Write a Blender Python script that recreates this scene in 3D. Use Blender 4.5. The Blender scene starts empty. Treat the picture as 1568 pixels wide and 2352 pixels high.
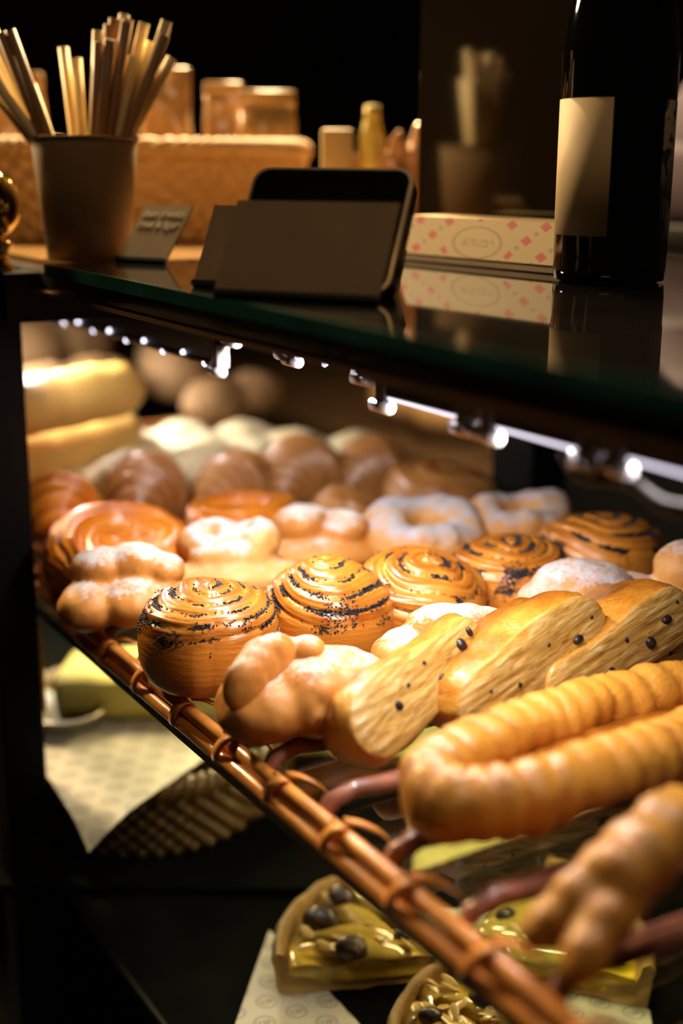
import bpy, bmesh, math, random
import numpy as np
from mathutils import Vector, Matrix, noise as mnoise

# ------------------------------------------------------------------ camera, world, light, exposure
SC = bpy.context.scene
COL = SC.collection
SC.view_settings.view_transform = 'Standard'
SC.view_settings.look = 'None'
SC.view_settings.exposure = 0.0
SC.view_settings.gamma = 1.0
SC.cycles.use_denoising = True
SC.cycles.sample_clamp_indirect = 4.0
SC.cycles.max_bounces = 8
SC.cycles.transparent_max_bounces = 12
SC.cycles.caustics_reflective = False
SC.cycles.caustics_refractive = False

F_PX = 3000.0
PITCH, YAW, ROLL = math.radians(14.86), math.radians(31.4), math.radians(0.35)
CAM = np.array([0.0, 0.0, 1.30])
_h = np.array([math.sin(YAW), math.cos(YAW), 0]); _r = np.array([math.cos(YAW), -math.sin(YAW), 0]); _z = np.array([0, 0, 1.0])
FWD = _h * math.cos(PITCH) - _z * math.sin(PITCH)
_u = _h * math.sin(PITCH) + _z * math.cos(PITCH)
RGT = _r * math.cos(ROLL) + _u * math.sin(ROLL)
UPV = -_r * math.sin(ROLL) + _u * math.cos(ROLL)
cd = bpy.data.cameras.new('camera'); cam = bpy.data.objects.new('camera', cd); COL.objects.link(cam)
M = Matrix.Identity(4)
for i in range(3):
    M[i][0], M[i][1], M[i][2], M[i][3] = RGT[i], UPV[i], -FWD[i], CAM[i]
cam.matrix_world = M
cd.sensor_fit = 'VERTICAL'; cd.sensor_height = 36.0; cd.lens = F_PX / 2352 * 36
cd.clip_start = 0.02
cd.dof.use_dof = True; cd.dof.focus_distance = 0.95; cd.dof.aperture_fstop = 2.0
SC.camera = cam

w = bpy.data.worlds.new('room_dark'); SC.world = w; w.use_nodes = True
w.node_tree.nodes['Background'].inputs[0].default_value = (1.0, 0.62, 0.34, 1)
w.node_tree.nodes['Background'].inputs[1].default_value = 0.006

def lamp(name, kind, loc, energy, color, target=None, **kw):
    l = bpy.data.lights.new(name, kind); l.energy = energy; l.color = color
    for k, v in kw.items(): setattr(l, k, v)
    o = bpy.data.objects.new(name, l); COL.objects.link(o); o.location = loc
    if target is not None:
        o.rotation_euler = (Vector(target) - Vector(loc)).to_track_quat('-Z', 'Y').to_euler()
    return o
WARM = (1.0, 0.70, 0.36)
lamp('pendant_light', 'AREA', (0.95, 1.75, 2.15), 62, WARM, (0.62, 1.2, 1.25), shape='DISK', size=0.22)
lamp('counter_light', 'AREA', (0.10, 2.4, 2.0), 44, WARM, (0.6, 1.0, 1.3), shape='DISK', size=0.25)
lamp('front_fill_light', 'AREA', (-0.1, 0.1, 2.85), 3.3, (1.0, 0.66, 0.36), (0.5, 0.9, 1.1), shape='DISK', size=0.5)  # added fill from the front, lifts the leaning cards

# ------------------------------------------------------------------ helpers
def spot(px, py, z):
    d = FWD * F_PX + RGT * (px - 784) - UPV * (py - 1176)
    return CAM + d * ((z - CAM[2]) / d[2])
def depth_of(p): return float((np.array(p) - CAM) @ FWD)

def nz(P, scale, seed=0.0):
    return np.array([mnoise.noise((x * scale + seed * 7.3, y * scale - seed * 3.1, z * scale + seed * 1.7)) for x, y, z in P])
def sst(a, b, x):
    t = np.clip((x - a) / (b - a), 0, 1); return t * t * (3 - 2 * t)

def make_mesh(name, V, Fc, mat, attrs=None, smooth=True):
    me = bpy.data.meshes.new(name)
    me.from_pydata([tuple(v) for v in V], [], [tuple(f) for f in Fc])
    me.update()
    if smooth: me.polygons.foreach_set('use_smooth', [True] * len(me.polygons))
    for m in (mat if isinstance(mat, (list, tuple)) else [mat]): me.materials.append(m)
    for k, a in (attrs or {}).items():
        at = me.attributes.new(k, 'FLOAT', 'POINT'); at.data.foreach_set('value', np.asarray(a, dtype=np.float32))
    return me
def tag(o, label=None, cat=None, group=None, kind=None):
    if label: o['label'] = label
    if cat: o['category'] = cat
    if group: o['group'] = group
    if kind: o['kind'] = kind
    return o
def xf(loc=(0, 0, 0), rz=0.0, rx=0.0, ry=0.0, s=1.0):
    return Matrix.Translation(Vector(loc)) @ Matrix.Rotation(rz, 4, 'Z') @ Matrix.Rotation(ry, 4, 'Y') @ Matrix.Rotation(rx, 4, 'X') @ Matrix.Scale(s, 4)
def link(name, me, parent=None, mtx=None):
    o = bpy.data.objects.new(name, me); COL.objects.link(o)
    if parent is not None: o.parent = parent
    if mtx is not None: o.matrix_basis = mtx
    return o
def thing(name, label, cat, mtx=None, group=None):
    o = bpy.data.objects.new(name, None); COL.objects.link(o); o.empty_display_size = 0.02
    if mtx is not None: o.matrix_basis = mtx
    return tag(o, label, cat, group)
def obj(name, geo, mat, parent=None, mtx=None, attrs=None, smooth=True):
    V, Fc = geo[0], geo[1]
    if len(geo) > 2 and attrs is None: attrs = geo[2]
    return link(name, make_mesh(name, V, Fc, mat, attrs, smooth), parent, mtx)

def join(*geos):
    V, Fc, n = [], [], 0
    for g in geos:
        v = np.asarray(g[0], dtype=float); V.append(v); Fc += [tuple(i + n for i in f) for f in g[1]]; n += len(v)
    return np.concatenate(V), Fc
def loft(rings, closed_u=True, cap0=False, cap1=False, closed_v=False):
    R = [np.asarray(r, dtype=float) for r in rings]; m = len(R[0]); n = len(R)
    V = np.concatenate(R); Fc = []
    for i in range(n if closed_v else n - 1):
        a, b = i * m, ((i + 1) % n) * m
        for j in range(m if closed_u else m - 1):
            k = (j + 1) % m
            Fc.append((a + j, a + k, b + k, b + j))
    if cap0: V = np.vstack([V, R[0].mean(0)]); c = len(V) - 1; Fc += [(c, (j + 1) % m, j) for j in range(m)]
    if cap1: V = np.vstack([V, R[-1].mean(0)]); c = len(V) - 1; o = (n - 1) * m; Fc += [(c, o + j, o + (j + 1) % m) for j in range(m)]
    return V, Fc
def lathe(prof, n=48, cap0=True, cap1=True):
    a = np.arange(n) * 2 * math.pi / n
    return loft([np.stack([r * np.cos(a), r * np.sin(a), np.full(n, z)], 1) for r, z in prof], True, cap0, cap1)
def tube(P, rad, n=10, caps=True, closed=False, squash=1.0):
    P = np.asarray(P, dtype=float); m = len(P); rad = np.broadcast_to(np.asarray(rad, dtype=float), (m,))
    T = np.zeros_like(P)
    for i in range(m):
        a, b = (P[(i - 1) % m], P[(i + 1) % m]) if closed else (P[max(i - 1, 0)], P[min(i + 1, m - 1)])
        T[i] = (b - a) / (np.linalg.norm(b - a) + 1e-12)
    up = np.array([0, 0, 1.0]) if abs(T[0][2]) < 0.9 else np.array([1.0, 0, 0])
    N = np.cross(T[0], up); N /= np.linalg.norm(N); ang = np.arange(n) * 2 * math.pi / n; rings = []
    for i in range(m):
        N = N - T[i] * (N @ T[i]); N /= np.linalg.norm(N); B = np.cross(N, T[i])
        rings.append(P[i] + rad[i] * (np.outer(np.cos(ang), N) + squash * np.outer(np.sin(ang), B)))
    return loft(rings, True, caps and not closed, caps and not closed, closed)
def box(x0, x1, y0, y1, z0, z1, bev=0.0):
    bm = bmesh.new(); bmesh.ops.create_cube(bm, size=1)
    for v in bm.verts:
        v.co = (x0 + (v.co.x + .5) * (x1 - x0), y0 + (v.co.y + .5) * (y1 - y0), z0 + (v.co.z + .5) * (z1 - z0))
    if bev: bmesh.ops.bevel(bm, geom=bm.edges[:], offset=bev, segments=2, profile=.5, affect='EDGES')
    V = [tuple(v.co) for v in bm.verts]; bm.verts.index_update(); Fc = [[v.index for v in f.verts] for f in bm.faces]; bm.free()
    return np.array(V), Fc
def apply(geo, mtx):
    A = np.array(mtx); V = np.asarray(geo[0]); return (V @ A[:3, :3].T + A[:3, 3], geo[1]) + tuple(geo[2:])
def catmull(pts, n):
    P = np.array(pts, dtype=float); P = np.vstack([2 * P[0] - P[1], P, 2 * P[-1] - P[-2]]); k = len(P) - 3
    L = np.linalg.norm(np.diff(P[1:-1], axis=0), axis=1); c = np.concatenate([[0], np.cumsum(L)]); out = []
    for s in np.linspace(0, c[-1], n):
        i = min(np.searchsorted(c, s, 'right') - 1, k - 1); t = (s - c[i]) / max(L[i], 1e-9)
        p0, p1, p2, p3 = P[i:i + 4]
        out.append(.5 * (2 * p1 + (p2 - p0) * t + (2 * p0 - 5 * p1 + 4 * p2 - p3) * t * t + (3 * p1 - p0 - 3 * p2 + p3) * t ** 3))
    return np.array(out)
_ico = bmesh.new(); bmesh.ops.create_icosphere(_ico, subdivisions=1, radius=1); ICO_V = np.array([tuple(v.co) for v in _ico.verts]); ICO_F = [[v.index for v in f.verts] for f in _ico.faces]; _ico.free()
_ico = bmesh.new(); bmesh.ops.create_icosphere(_ico, subdivisions=3, radius=1); IC3_V = np.array([tuple(v.co) for v in _ico.verts]); IC3_F = [[v.index for v in f.verts] for f in _ico.faces]; _ico.free()

def blob(parts, voxel=0.003, smooth_n=6, dents=(), amp=0.0, nscale=40, seed=0, flat=0.0):
    """one organic body grown from overlapping ellipsoids (x,y,z, rx,ry,rz, turn)"""
    gs = []
    for p in parts:
        x, y, z, rx, ry, rz = p[:6]; rot = Matrix.Rotation(p[6] if len(p) > 6 else 0, 3, 'Z')
        V = (IC3_V * np.array([rx, ry, rz])) @ np.array(rot).T + np.array([x, y, z]); gs.append((V, IC3_F))
    V, Fc = join(*gs)
    me = bpy.data.meshes.new('tmp'); me.from_pydata([tuple(v) for v in V], [], Fc)
    o = bpy.data.objects.new('tmp', me); COL.objects.link(o)
    r = o.modifiers.new('r', 'REMESH'); r.mode = 'VOXEL'; r.voxel_size = voxel; r.use_smooth_shade = True
    s = o.modifiers.new('s', 'SMOOTH'); s.iterations = smooth_n; s.factor = .5
    dg = bpy.context.evaluated_depsgraph_get(); ev = o.evaluated_get(dg); m2 = ev.to_mesh()
    n = len(m2.vertices); V = np.zeros(n * 3); m2.vertices.foreach_get('co', V); V = V.reshape(-1, 3)
    N = np.zeros(n * 3); m2.vertices.foreach_get('normal', N); N = N.reshape(-1, 3)
    Fc = [tuple(p.vertices) for p in m2.polygons]
    ev.to_mesh_clear(); bpy.data.objects.remove(o); bpy.data.meshes.remove(me)
    for (x, y, z, rad, dep) in dents:
        d = np.linalg.norm(V - np.array([x, y, z]), axis=1); V = V - N * (dep * np.exp(-(d / rad) ** 2))[:, None]
    if amp: V = V + N * (amp * nz(V, nscale, seed) + .4 * amp * nz(V, nscale * 2.3, seed + 1))[:, None]
    if flat is not None: V[:, 2] = np.maximum(V[:, 2], flat)
    return V, Fc, N
def normals(V, Fc):
    me = bpy.data.meshes.new('n'); me.from_pydata([tuple(v) for v in V], [], [tuple(f) for f in Fc]); me.update()
    N = np.zeros(len(V) * 3); me.vertices.foreach_get('normal', N); bpy.data.meshes.remove(me); return N.reshape(-1, 3)

# ------------------------------------------------------------------ materials
def nodes(name):
    m = bpy.data.materials.new(name); m.use_nodes = True; nt = m.node_tree; b = nt.nodes['Principled BSDF']; return m, nt, b
def N(nt, t, **kw):
    n = nt.nodes.new(t)
    for k, v in kw.items():
        if isinstance(k, str) and hasattr(n, k): setattr(n, k, v)
    return n
def setin(nt, node, key, val):
    s = node.inputs[key]
    if isinstance(val, bpy.types.NodeSocket): nt.links.new(val, s)
    else: s.default_value = (*val, 1) if isinstance(val, (tuple, list)) and len(val) == 3 and s.type == 'RGBA' else val
def ramp(nt, fac, stops):
    r = nt.nodes.new('ShaderNodeValToRGB'); e = r.color_ramp.elements
    while len(e) > 1: e.remove(e[-1])
    e[0].position = stops[0][0]; e[0].color = (*stops[0][1], 1)
    for p, c in stops[1:]: x = e.new(p); x.color = (*c, 1)
    setin(nt, r, 'Fac', fac); return r.outputs[0]
def mth(nt, op, a, b=0.0, c=None, clamp=False):
    n = nt.nodes.new('ShaderNodeMath'); n.operation = op; n.use_clamp = clamp; setin(nt, n, 0, a); setin(nt, n, 1, b)
    if c is not None: setin(nt, n, 2, c)
    return n.outputs[0]
def mix(nt, fac, a, b):
    n = nt.nodes.new('ShaderNodeMix'); n.data_type = 'RGBA'; setin(nt, n, 0, fac)
    setin(nt, n, 6, a); setin(nt, n, 7, b); return n.outputs[2]
def noise_tex(nt, scale, detail=4, rough=.55, vec=None, dist=0.0):
    n = nt.nodes.new('ShaderNodeTexNoise'); n.inputs['Scale'].default_value = scale; n.inputs['Detail'].default_value = detail
    n.inputs['Roughness'].default_value = rough; n.inputs['Distortion'].default_value = dist
    if vec is None: vec = coords(nt)
    nt.links.new(vec, n.inputs['Vector']); return n.outputs['Fac']
def coords(nt, kind='Object'):
    return nt.nodes.new('ShaderNodeTexCoord').outputs[kind]
def scaled(nt, vec, s):
    n = nt.nodes.new('ShaderNodeMapping'); nt.links.new(vec, n.inputs['Vector']); n.inputs['Scale'].default_value = s; return n.outputs[0]
def attr(nt, name):
    n = nt.nodes.new('ShaderNodeAttribute'); n.attribute_name = name; return n.outputs['Fac']
def bump(nt, b, h, strength, dist=.002):
    n = nt.nodes.new('ShaderNodeBump'); n.inputs['Strength'].default_value = strength; n.inputs['Distance'].default_value = dist
    nt.links.new(h, n.inputs['Height']); nt.links.new(n.outputs[0], b.inputs['Normal'])

def plain(name, col, rough=.5, metal=0.0, spec=.5, coat=0.0, var=0.12, nscale=30, bmp=0.0, ior=None, trans=0.0, sss=0.0):
    m, nt, b = nodes(name)
    f = noise_tex(nt, nscale, 3)
    d = tuple(c * (1 - var) for c in col); l = tuple(min(c * (1 + var), 1) for c in col)
    setin(nt, b, 'Base Color', ramp(nt, f, [(.3, d), (.7, l)]))
    b.inputs['Roughness'].default_value = rough; b.inputs['Metallic'].default_value = metal
    b.inputs['Specular IOR Level'].default_value = spec; b.inputs['Coat Weight'].default_value = coat
    b.inputs['Transmission Weight'].default_value = trans
    if sss: b.inputs['Subsurface Weight'].default_value = sss; b.inputs['Subsurface Radius'].default_value = (.01, .005, .002)
    if ior: b.inputs['IOR'].default_value = ior
    if bmp: bump(nt, b, f, bmp)
    return m

def crust(name, dark, mid, light, rough=.42, nscale=28, bmp=.35, coat=.0, sugar=None, pop=False, cut=None, seed_col=(.008, .007, .012), streak=None):
    """baked dough; 'bake' browns it and holds the shade painted low on buns, 'sugar' dusts it, 'pop' is the poppy filling, 'cut' is the open crumb"""
    m, nt, b = nodes(name); co = coords(nt)
    f = noise_tex(nt, nscale, 5, .6, co)
    fine = noise_tex(nt, nscale * 9, 3, .6, scaled(nt, co, streak) if streak else co)
    x = mth(nt, 'ADD', mth(nt, 'MULTIPLY', f, .75), mth(nt, 'MULTIPLY', fine, .25))
    x = mth(nt, 'SUBTRACT', mth(nt, 'ADD', x, .35), mth(nt, 'MULTIPLY', attr(nt, 'bake_shade'), .7))
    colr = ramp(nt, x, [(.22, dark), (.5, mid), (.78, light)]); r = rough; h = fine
    if cut is not None:
        lam = noise_tex(nt, 90, 5, .65, scaled(nt, co, (.35, 2.6, 1)), 1.2)
        cc = ramp(nt, lam, [(.3, cut[0]), (.5, cut[1]), (.7, cut[2])])
        colr = mix(nt, attr(nt, 'cut'), colr, cc); h = mth(nt, 'ADD', fine, mth(nt, 'MULTIPLY', lam, 1.5))
    if pop:
        pn = noise_tex(nt, 420, 2, .5, co)
        k = mth(nt, 'MULTIPLY', mth(nt, 'SUBTRACT', mth(nt, 'ADD', attr(nt, 'pop'), pn), .92), 6.0, clamp=True)
        colr = mix(nt, k, colr, seed_col)
    if sugar is not None:
        sn = noise_tex(nt, 60, 5, .7, co)
        k = mth(nt, 'MULTIPLY', mth(nt, 'SUBTRACT', mth(nt, 'ADD', attr(nt, 'sugar'), mth(nt, 'MULTIPLY', mth(nt, 'ADD', sn, noise_tex(nt, 260, 3, .7, co)), .95)), 1.30), 2.5, clamp=True)
        colr = mix(nt, k, colr, sugar); r = mth(nt, 'ADD', mth(nt, 'MULTIPLY', k, .5), rough, clamp=True)
    setin(nt, b, 'Base Color', colr); setin(nt, b, 'Roughness', r); b.inputs['Coat Weight'].default_value = coat; b.inputs['Coat Roughness'].default_value = .22
    b.inputs['Specular IOR Level'].default_value = .45
    bump(nt, b, h, bmp, .0015)
    return m

M_ROLL = crust('poppy_roll_crust', (.085, .017, .0015), (.36, .098, .008), (.62, .24, .03), .30, 22, .3, .5, pop=True, streak=(1, 1, 5))
M_SEED = plain('poppy_seed', (.012, .011, .018), .45, var=.5, nscale=300)
M_BUN = crust('sugared_bun_crust', (.13, .028, .003), (.38, .108, .011), (.62, .26, .05), .5, 20, .25, 0, sugar=(.72, .68, .66))
M_BUNP = crust('pale_bun_crust', (.22, .07, .012), (.46, .18, .036), (.66, .34, .10), .5, 20, .25, 0, sugar=(.60, .58, .64))
M_PUFF = crust('puff_pastry', (.13, .03, .004), (.46, .165, .014), (.76, .38, .06), .34, 26, .45, .3,
               cut=((.22, .085, .012), (.52, .31, .075), (.76, .58, .27)), streak=(1, 4, 1))
M_CHIP = plain('dark_chocolate', (.018, .009, .009), .35, var=.4, nscale=200, bmp=.4)
M_CROI = crust('dark_croissant_crust', (.05, .012, .003), (.20, .062, .013), (.40, .17, .05), .33, 26, .3, .35)
M_CROM = crust('brown_croissant_crust', (.08, .020, .003), (.26, .09, .017), (.50, .23, .065), .36, 26, .3, .25)
M_ORAN = crust('orange_pastry_crust', (.16, .022, .002), (.48, .105, .006), (.76, .26, .02), .32, 22, .3, .35)
M_LOAF = crust('golden_bread_crust', (.42, .14, .010), (.80, .38, .04), (.90, .58, .16), .45, 12, .2, .1)
M_CHEE = crust('cheese_pastry_crust', (.40, .20, .02), (.72, .50, .12), (.90, .80, .50), .5, 22, .4, .05)
M_SESA = crust('seeded_bread_crust', (.36, .16, .04), (.64, .42, .16), (.84, .72, .46), .55, 70, .7)
M_BOAT = crust('crimped_pastry_crust', (.07, .016, .0015), (.31, .095, .007), (.62, .275, .035), .36, 34, .8, .25)
M_BRED = crust('brown_bread_crust', (.20, .09, .03), (.36, .19, .07), (.50, .31, .14), .6, 16, .4)
M_CAKE = crust('yellow_sponge', (.48, .34, .04), (.70, .56, .10), (.80, .70, .22), .55, 30, .4)
M_TCRU = crust('tart_crust', (.09, .040, .010), (.24, .12, .03), (.42, .25, .08), .5, 50, .5)
M_CUST = plain('glazed_custard', (.50, .34, .05), .12, coat=.8, var=.35, nscale=60, bmp=.5)
M_CUSTY = plain('bright_glazed_custard', (.72, .50, .03), .12, coat=.8, var=.35, nscale=60, bmp=.5)
M_PEAR = plain('glazed_pear', (.52, .37, .08), .14, coat=.8, var=.25, nscale=40, sss=.15)
M_ALMD = plain('toasted_almond', (.62, .42, .14), .3, coat=.5, var=.25, nscale=90)
M_PRUN = plain('baked_prune', (.045, .018, .012), .4, coat=.3, var=.6, nscale=120, bmp=.8)
M_RATT = plain('orange_rattan_cane', (.82, .31, .055), .36, coat=.3, var=.3, nscale=45, bmp=.15)
M_RATD = plain('dark_rattan_cane', (.34, .125, .07), .40, coat=.25, var=.4, nscale=45, bmp=.15)
M_BLACK = plain('black_lacquer', (.003, .0027, .0025), .5, spec=.10, var=.3)
M_MATT = plain('matte_black_shelf', (.003, .003, .0025), .9, spec=.04, var=.3)
M_FASC = plain('dark_brown_fascia', (.016, .011, .007), .38, var=.3)
M_COPP = plain('copper_lip', (.42, .22, .10), .35, metal=.8)
M_BRASS = plain('polished_brass', (.55, .38, .12), .09, metal=1.0, var=.08)
M_CUPP = plain('brown_paper_cup', (.27, .165, .075), .7, var=.06)
M_STRC = plain('pale_paper_straw', (.90, .74, .42), .5, var=.06)
M_STRB = plain('brown_paper_straw', (.36, .20, .09), .5, var=.1)
M_WICK = plain('golden_wicker', (.54, .36, .18), .5, var=.12, nscale=80)
M_WICD = plain('dark_wicker', (.16, .09, .028), .35, coat=.3, var=.4, nscale=80)
M_FILM = plain('amber_cellophane', (.46, .29, .14), .22, coat=.6, var=.45, nscale=28, bmp=.6)
M_CARD = plain('grey_brown_card', (.40, .30, .18), .6, var=.08)
M_CARDE = plain('black_card_edge', (.006, .006, .006), .5)
M_CHALK = plain('chalk_ink', (.92, .80, .60), .8)
M_TABL = plain('black_glass_screen', (.004, .004, .005), .12, var=.2)
M_STEEL = plain('steel_rim', (.75, .66, .54), .38, metal=1.0)
M_CREAM = plain('cream_board', (.80, .62, .33), .55, var=.06)
M_YELG = plain('yellow_green_wrapper', (.62, .50, .12), .4, coat=.3, var=.3)
M_AMBR = plain('amber_sweet_wrapper', (.55, .30, .16), .3, coat=.5, var=.5, nscale=40)
M_BOTT = plain('black_bottle_glass', (.003, .003, .004), .045, spec=.6, var=.2)
M_LABL = plain('cream_paper_label', (.74, .56, .32), .65, var=.04)
M_LAVE = plain('pale_lavender_enamel', (.06, .05, .07), .65, spec=.08, var=.05)
M_WALL = plain('dark_wall', (.030, .022, .016), .8, var=.2, nscale=2)
M_FLOO = plain('dark_floor', (.03, .022, .016), .5, var=.3, nscale=6)
M_WOOD = plain('dark_counter_wood', (.06, .035, .018), .4, var=.4, nscale=12)
M_GOLD = plain('amber_counter_wood', (.42, .24, .09), .22, coat=.4, var=.2, nscale=10)
M_DARKG = plain('graphite_plastic', (.035, .032, .042), .35, var=.2)

def glassy(name, edge=False):
    """thin clear sheet: passes light, mirrors at grazing angles; the cut edge is bottle green"""
    m = bpy.data.materials.new(name); m.use_nodes = True; nt = m.node_tree; nt.nodes.clear()
    out = nt.nodes.new('ShaderNodeOutputMaterial'); mx = nt.nodes.new('ShaderNodeMixShader')
    fr = nt.nodes.new('ShaderNodeFresnel'); ge = nt.nodes.new('ShaderNodeNewGeometry')
    nt.links.new(mth(nt, 'MULTIPLY_ADD', ge.outputs['Backfacing'], 1 / 1.5 - 1.5, 1.5), fr.inputs['IOR'])   # same mirror strength entering and leaving
    tr = nt.nodes.new('ShaderNodeBsdfTransparent'); tr.inputs[0].default_value = (.90, .96, .93, 1)
    gl = nt.nodes.new('ShaderNodeBsdfGlossy'); gl.inputs['Roughness'].default_value = .02
    nt.links.new(fr.outputs[0], mx.inputs[0]); nt.links.new(tr.outputs[0], mx.inputs[1]); nt.links.new(gl.outputs[0], mx.inputs[2])
    nt.links.new(mx.outputs[0], out.inputs[0]); return m
M_GLASS = glassy('clear_shelf_glass')
M_GEDGE = plain('green_glass_edge', (.010, .050, .042), .12, coat=.5, var=.3, nscale=20)
M_TOPG = plain('black_backed_glass', (.010, .009, .008), .035, var=.25, nscale=25, ior=1.85)
def panel_mat():
    m, nt, b = nodes('smoked_glass_panel'); f = noise_tex(nt, 3, 2)
    setin(nt, b, 'Base Color', ramp(nt, f, [(.3, (.016, .011, .006)), (.7, (.022, .016, .009))]))
    b.inputs['Roughness'].default_value = .06; b.inputs['IOR'].default_value = 1.9; return m
M_PANE = panel_mat()
def emit(name, col, s):
    m, nt, b = nodes(name); b.inputs['Base Color'].default_value = (*col, 1)
    n = noise_tex(nt, 40, 1); b.inputs['Emission Color'].default_value = (*col, 1)
    setin(nt, b, 'Emission Strength', mth(nt, 'ADD', mth(nt, 'MULTIPLY', n, .1 * s), s)); return m
M_LED = emit('lit_led_diffuser', (.92, .84, 1.0), 1.6)
M_LEDD = emit('lit_led_dot', (.85, .82, 1.0), 4.0)
def clear_plastic():
    m, nt, b = nodes('clear_plastic'); n = noise_tex(nt, 200, 2); setin(nt, b, 'Roughness', mth(nt, 'MULTIPLY', n, .3))
    b.inputs['Base Color'].default_value = (.75, .74, .8, 1); b.inputs['Transmission Weight'].default_value = .6; b.inputs['IOR'].default_value = 1.45; return m
M_CLEAR = clear_plastic()
M_COVR = plain('frosted_lavender_cover', (.30, .27, .36), .3, var=.15)

def paper_mat(name, base):
    """waxed paper printed with staggered double rings round a small linked monogram"""
    m, nt, b = nodes(name); co = coords(nt)
    s = nt.nodes.new('ShaderNodeSeparateXYZ'); nt.links.new(co, s.inputs[0])
    P = .030; y = mth(nt, 'DIVIDE', s.outputs[1], P * .8); row = mth(nt, 'FLOOR', y)
    x = mth(nt, 'ADD', mth(nt, 'DIVIDE', s.outputs[0], P), mth(nt, 'MULTIPLY', mth(nt, 'MODULO', mth(nt, 'ADD', row, 100), 2.0), .5))
    fx = mth(nt, 'SUBTRACT', mth(nt, 'FRACT', x), .5); fy = mth(nt, 'MULTIPLY', mth(nt, 'SUBTRACT', mth(nt, 'FRACT', y), .5), .8)
    def dist(cx, cy): return mth(nt, 'SQRT', mth(nt, 'ADD', mth(nt, 'POWER', mth(nt, 'ABSOLUTE', mth(nt, 'SUBTRACT', fx, cx)), 2.0), mth(nt, 'POWER', mth(nt, 'ABSOLUTE', mth(nt, 'SUBTRACT', fy, cy)), 2.0)))
    def ring(d, r, wd): return mth(nt, 'LESS_THAN', mth(nt, 'ABSOLUTE', mth(nt, 'SUBTRACT', d, r)), wd)
    d0 = dist(0, 0)
    k = mth(nt, 'MAXIMUM', ring(d0, .30, .013), ring(d0, .245, .013))
    k = mth(nt, 'MAXIMUM', k, mth(nt, 'MULTIPLY', ring(dist(-.07, 0), .085, .022), mth(nt, 'LESS_THAN', fx, -.02)))
    k = mth(nt, 'MAXIMUM', k, mth(nt, 'MAXIMUM', ring(dist(.075, 0), .085, .02), ring(dist(.075, -.03), .035, .016)))
    setin(nt, b, 'Base Color', mix(nt, mth(nt, 'MULTIPLY', k, .72), base, (.10, .085, .075))); b.inputs['Roughness'].default_value = .5
    return m
M_PAPER = paper_mat('printed_wax_paper', (.66, .60, .50))

def box_print():
    m, nt, b = nodes('pink_diamond_print'); co = coords(nt)
    s = nt.nodes.new('ShaderNodeSeparateXYZ'); nt.links.new(co, s.inputs[0]); X, Z = s.outputs[0], s.outputs[2]
    u = mth(nt, 'DIVIDE', X, .019); v = mth(nt, 'DIVIDE', Z, .0115)
    a = mth(nt, 'ADD', u, v); c = mth(nt, 'SUBTRACT', u, v)
    fa = mth(nt, 'ABSOLUTE', mth(nt, 'SUBTRACT', mth(nt, 'FRACT', mth(nt, 'MULTIPLY', a, .5)), .5)); fc = mth(nt, 'ABSOLUTE', mth(nt, 'SUBTRACT', mth(nt, 'FRACT', mth(nt, 'MULTIPLY', c, .5)), .5))
    dia = mth(nt, 'MULTIPLY', mth(nt, 'LESS_THAN', fa, .18), mth(nt, 'LESS_THAN', fc, .18))
    fa2 = mth(nt, 'ABSOLUTE', mth(nt, 'SUBTRACT', mth(nt, 'FRACT', mth(nt, 'ADD', mth(nt, 'MULTIPLY', a, .5), .5)), .5))
    dot = mth(nt, 'MULTIPLY', mth(nt, 'LESS_THAN', fa2, .09), mth(nt, 'LESS_THAN', fc, .09))
    e = mth(nt, 'SQRT', mth(nt, 'ADD', mth(nt, 'POWER', mth(nt, 'ABSOLUTE', mth(nt, 'DIVIDE', X, .040)), 2.0), mth(nt, 'POWER', mth(nt, 'ABSOLUTE', mth(nt, 'DIVIDE', mth(nt, 'SUBTRACT', Z, .019), .017)), 2.0)))
    inside = mth(nt, 'LESS_THAN', e, 1.0)
    ring = mth(nt, 'LESS_THAN', mth(nt, 'ABSOLUTE', mth(nt, 'SUBTRACT', e, .72)), .05)
    wv = noise_tex(nt, 320, 2); line = mth(nt, 'MULTIPLY', mth(nt, 'LESS_THAN', e, .55), mth(nt, 'MULTIPLY', mth(nt, 'LESS_THAN', mth(nt, 'ABSOLUTE', mth(nt, 'SUBTRACT', Z, .019)), .003), mth(nt, 'GREATER_THAN', wv, .5)))
    base = mix(nt, dia, (.80, .62, .36), (.78, .16, .17))
    base = mix(nt, mth(nt, 'MULTIPLY', dot, .7), base, (.45, .32, .16))
    base = mix(nt, inside, base, (.80, .64, .36))
    base = mix(nt, mth(nt, 'MULTIPLY', mth(nt, 'MAXIMUM', ring, line), .6), base, (.42, .28, .12))
    setin(nt, b, 'Base Color', base); b.inputs['Roughness'].default_value = .45; return m
M_BOXP = box_print()
def floral():
    m, nt, b = nodes('floral_back_label'); f = noise_tex(nt, 75, 2, .5, None, .8)
    setin(nt, b, 'Base Color', ramp(nt, f, [(.50, (.50, .42, .34)), (.54, (.03, .05, .06))])); b.inputs['Roughness'].default_value = .6; return m
M_FLOR = floral()

# ------------------------------------------------------------------ room
def struct(name, geo, mat, parent=None, smooth=False):
    o = obj(name, geo, mat, parent, smooth=smooth); o['kind'] = 'structure'; return o
struct('floor', box(-3, 5, -3, 7, -.05, 0), M_FLOO)
struct('wall_back', box(-3, 5, 6.6, 6.7, 0, 3), M_WALL)
struct('wall_right', box(4.2, 4.3, -3, 6.6, 0, 3), M_WALL)
struct('ceiling', box(-3, 5, -3, 7, 3.0, 3.05), M_WALL)

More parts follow.
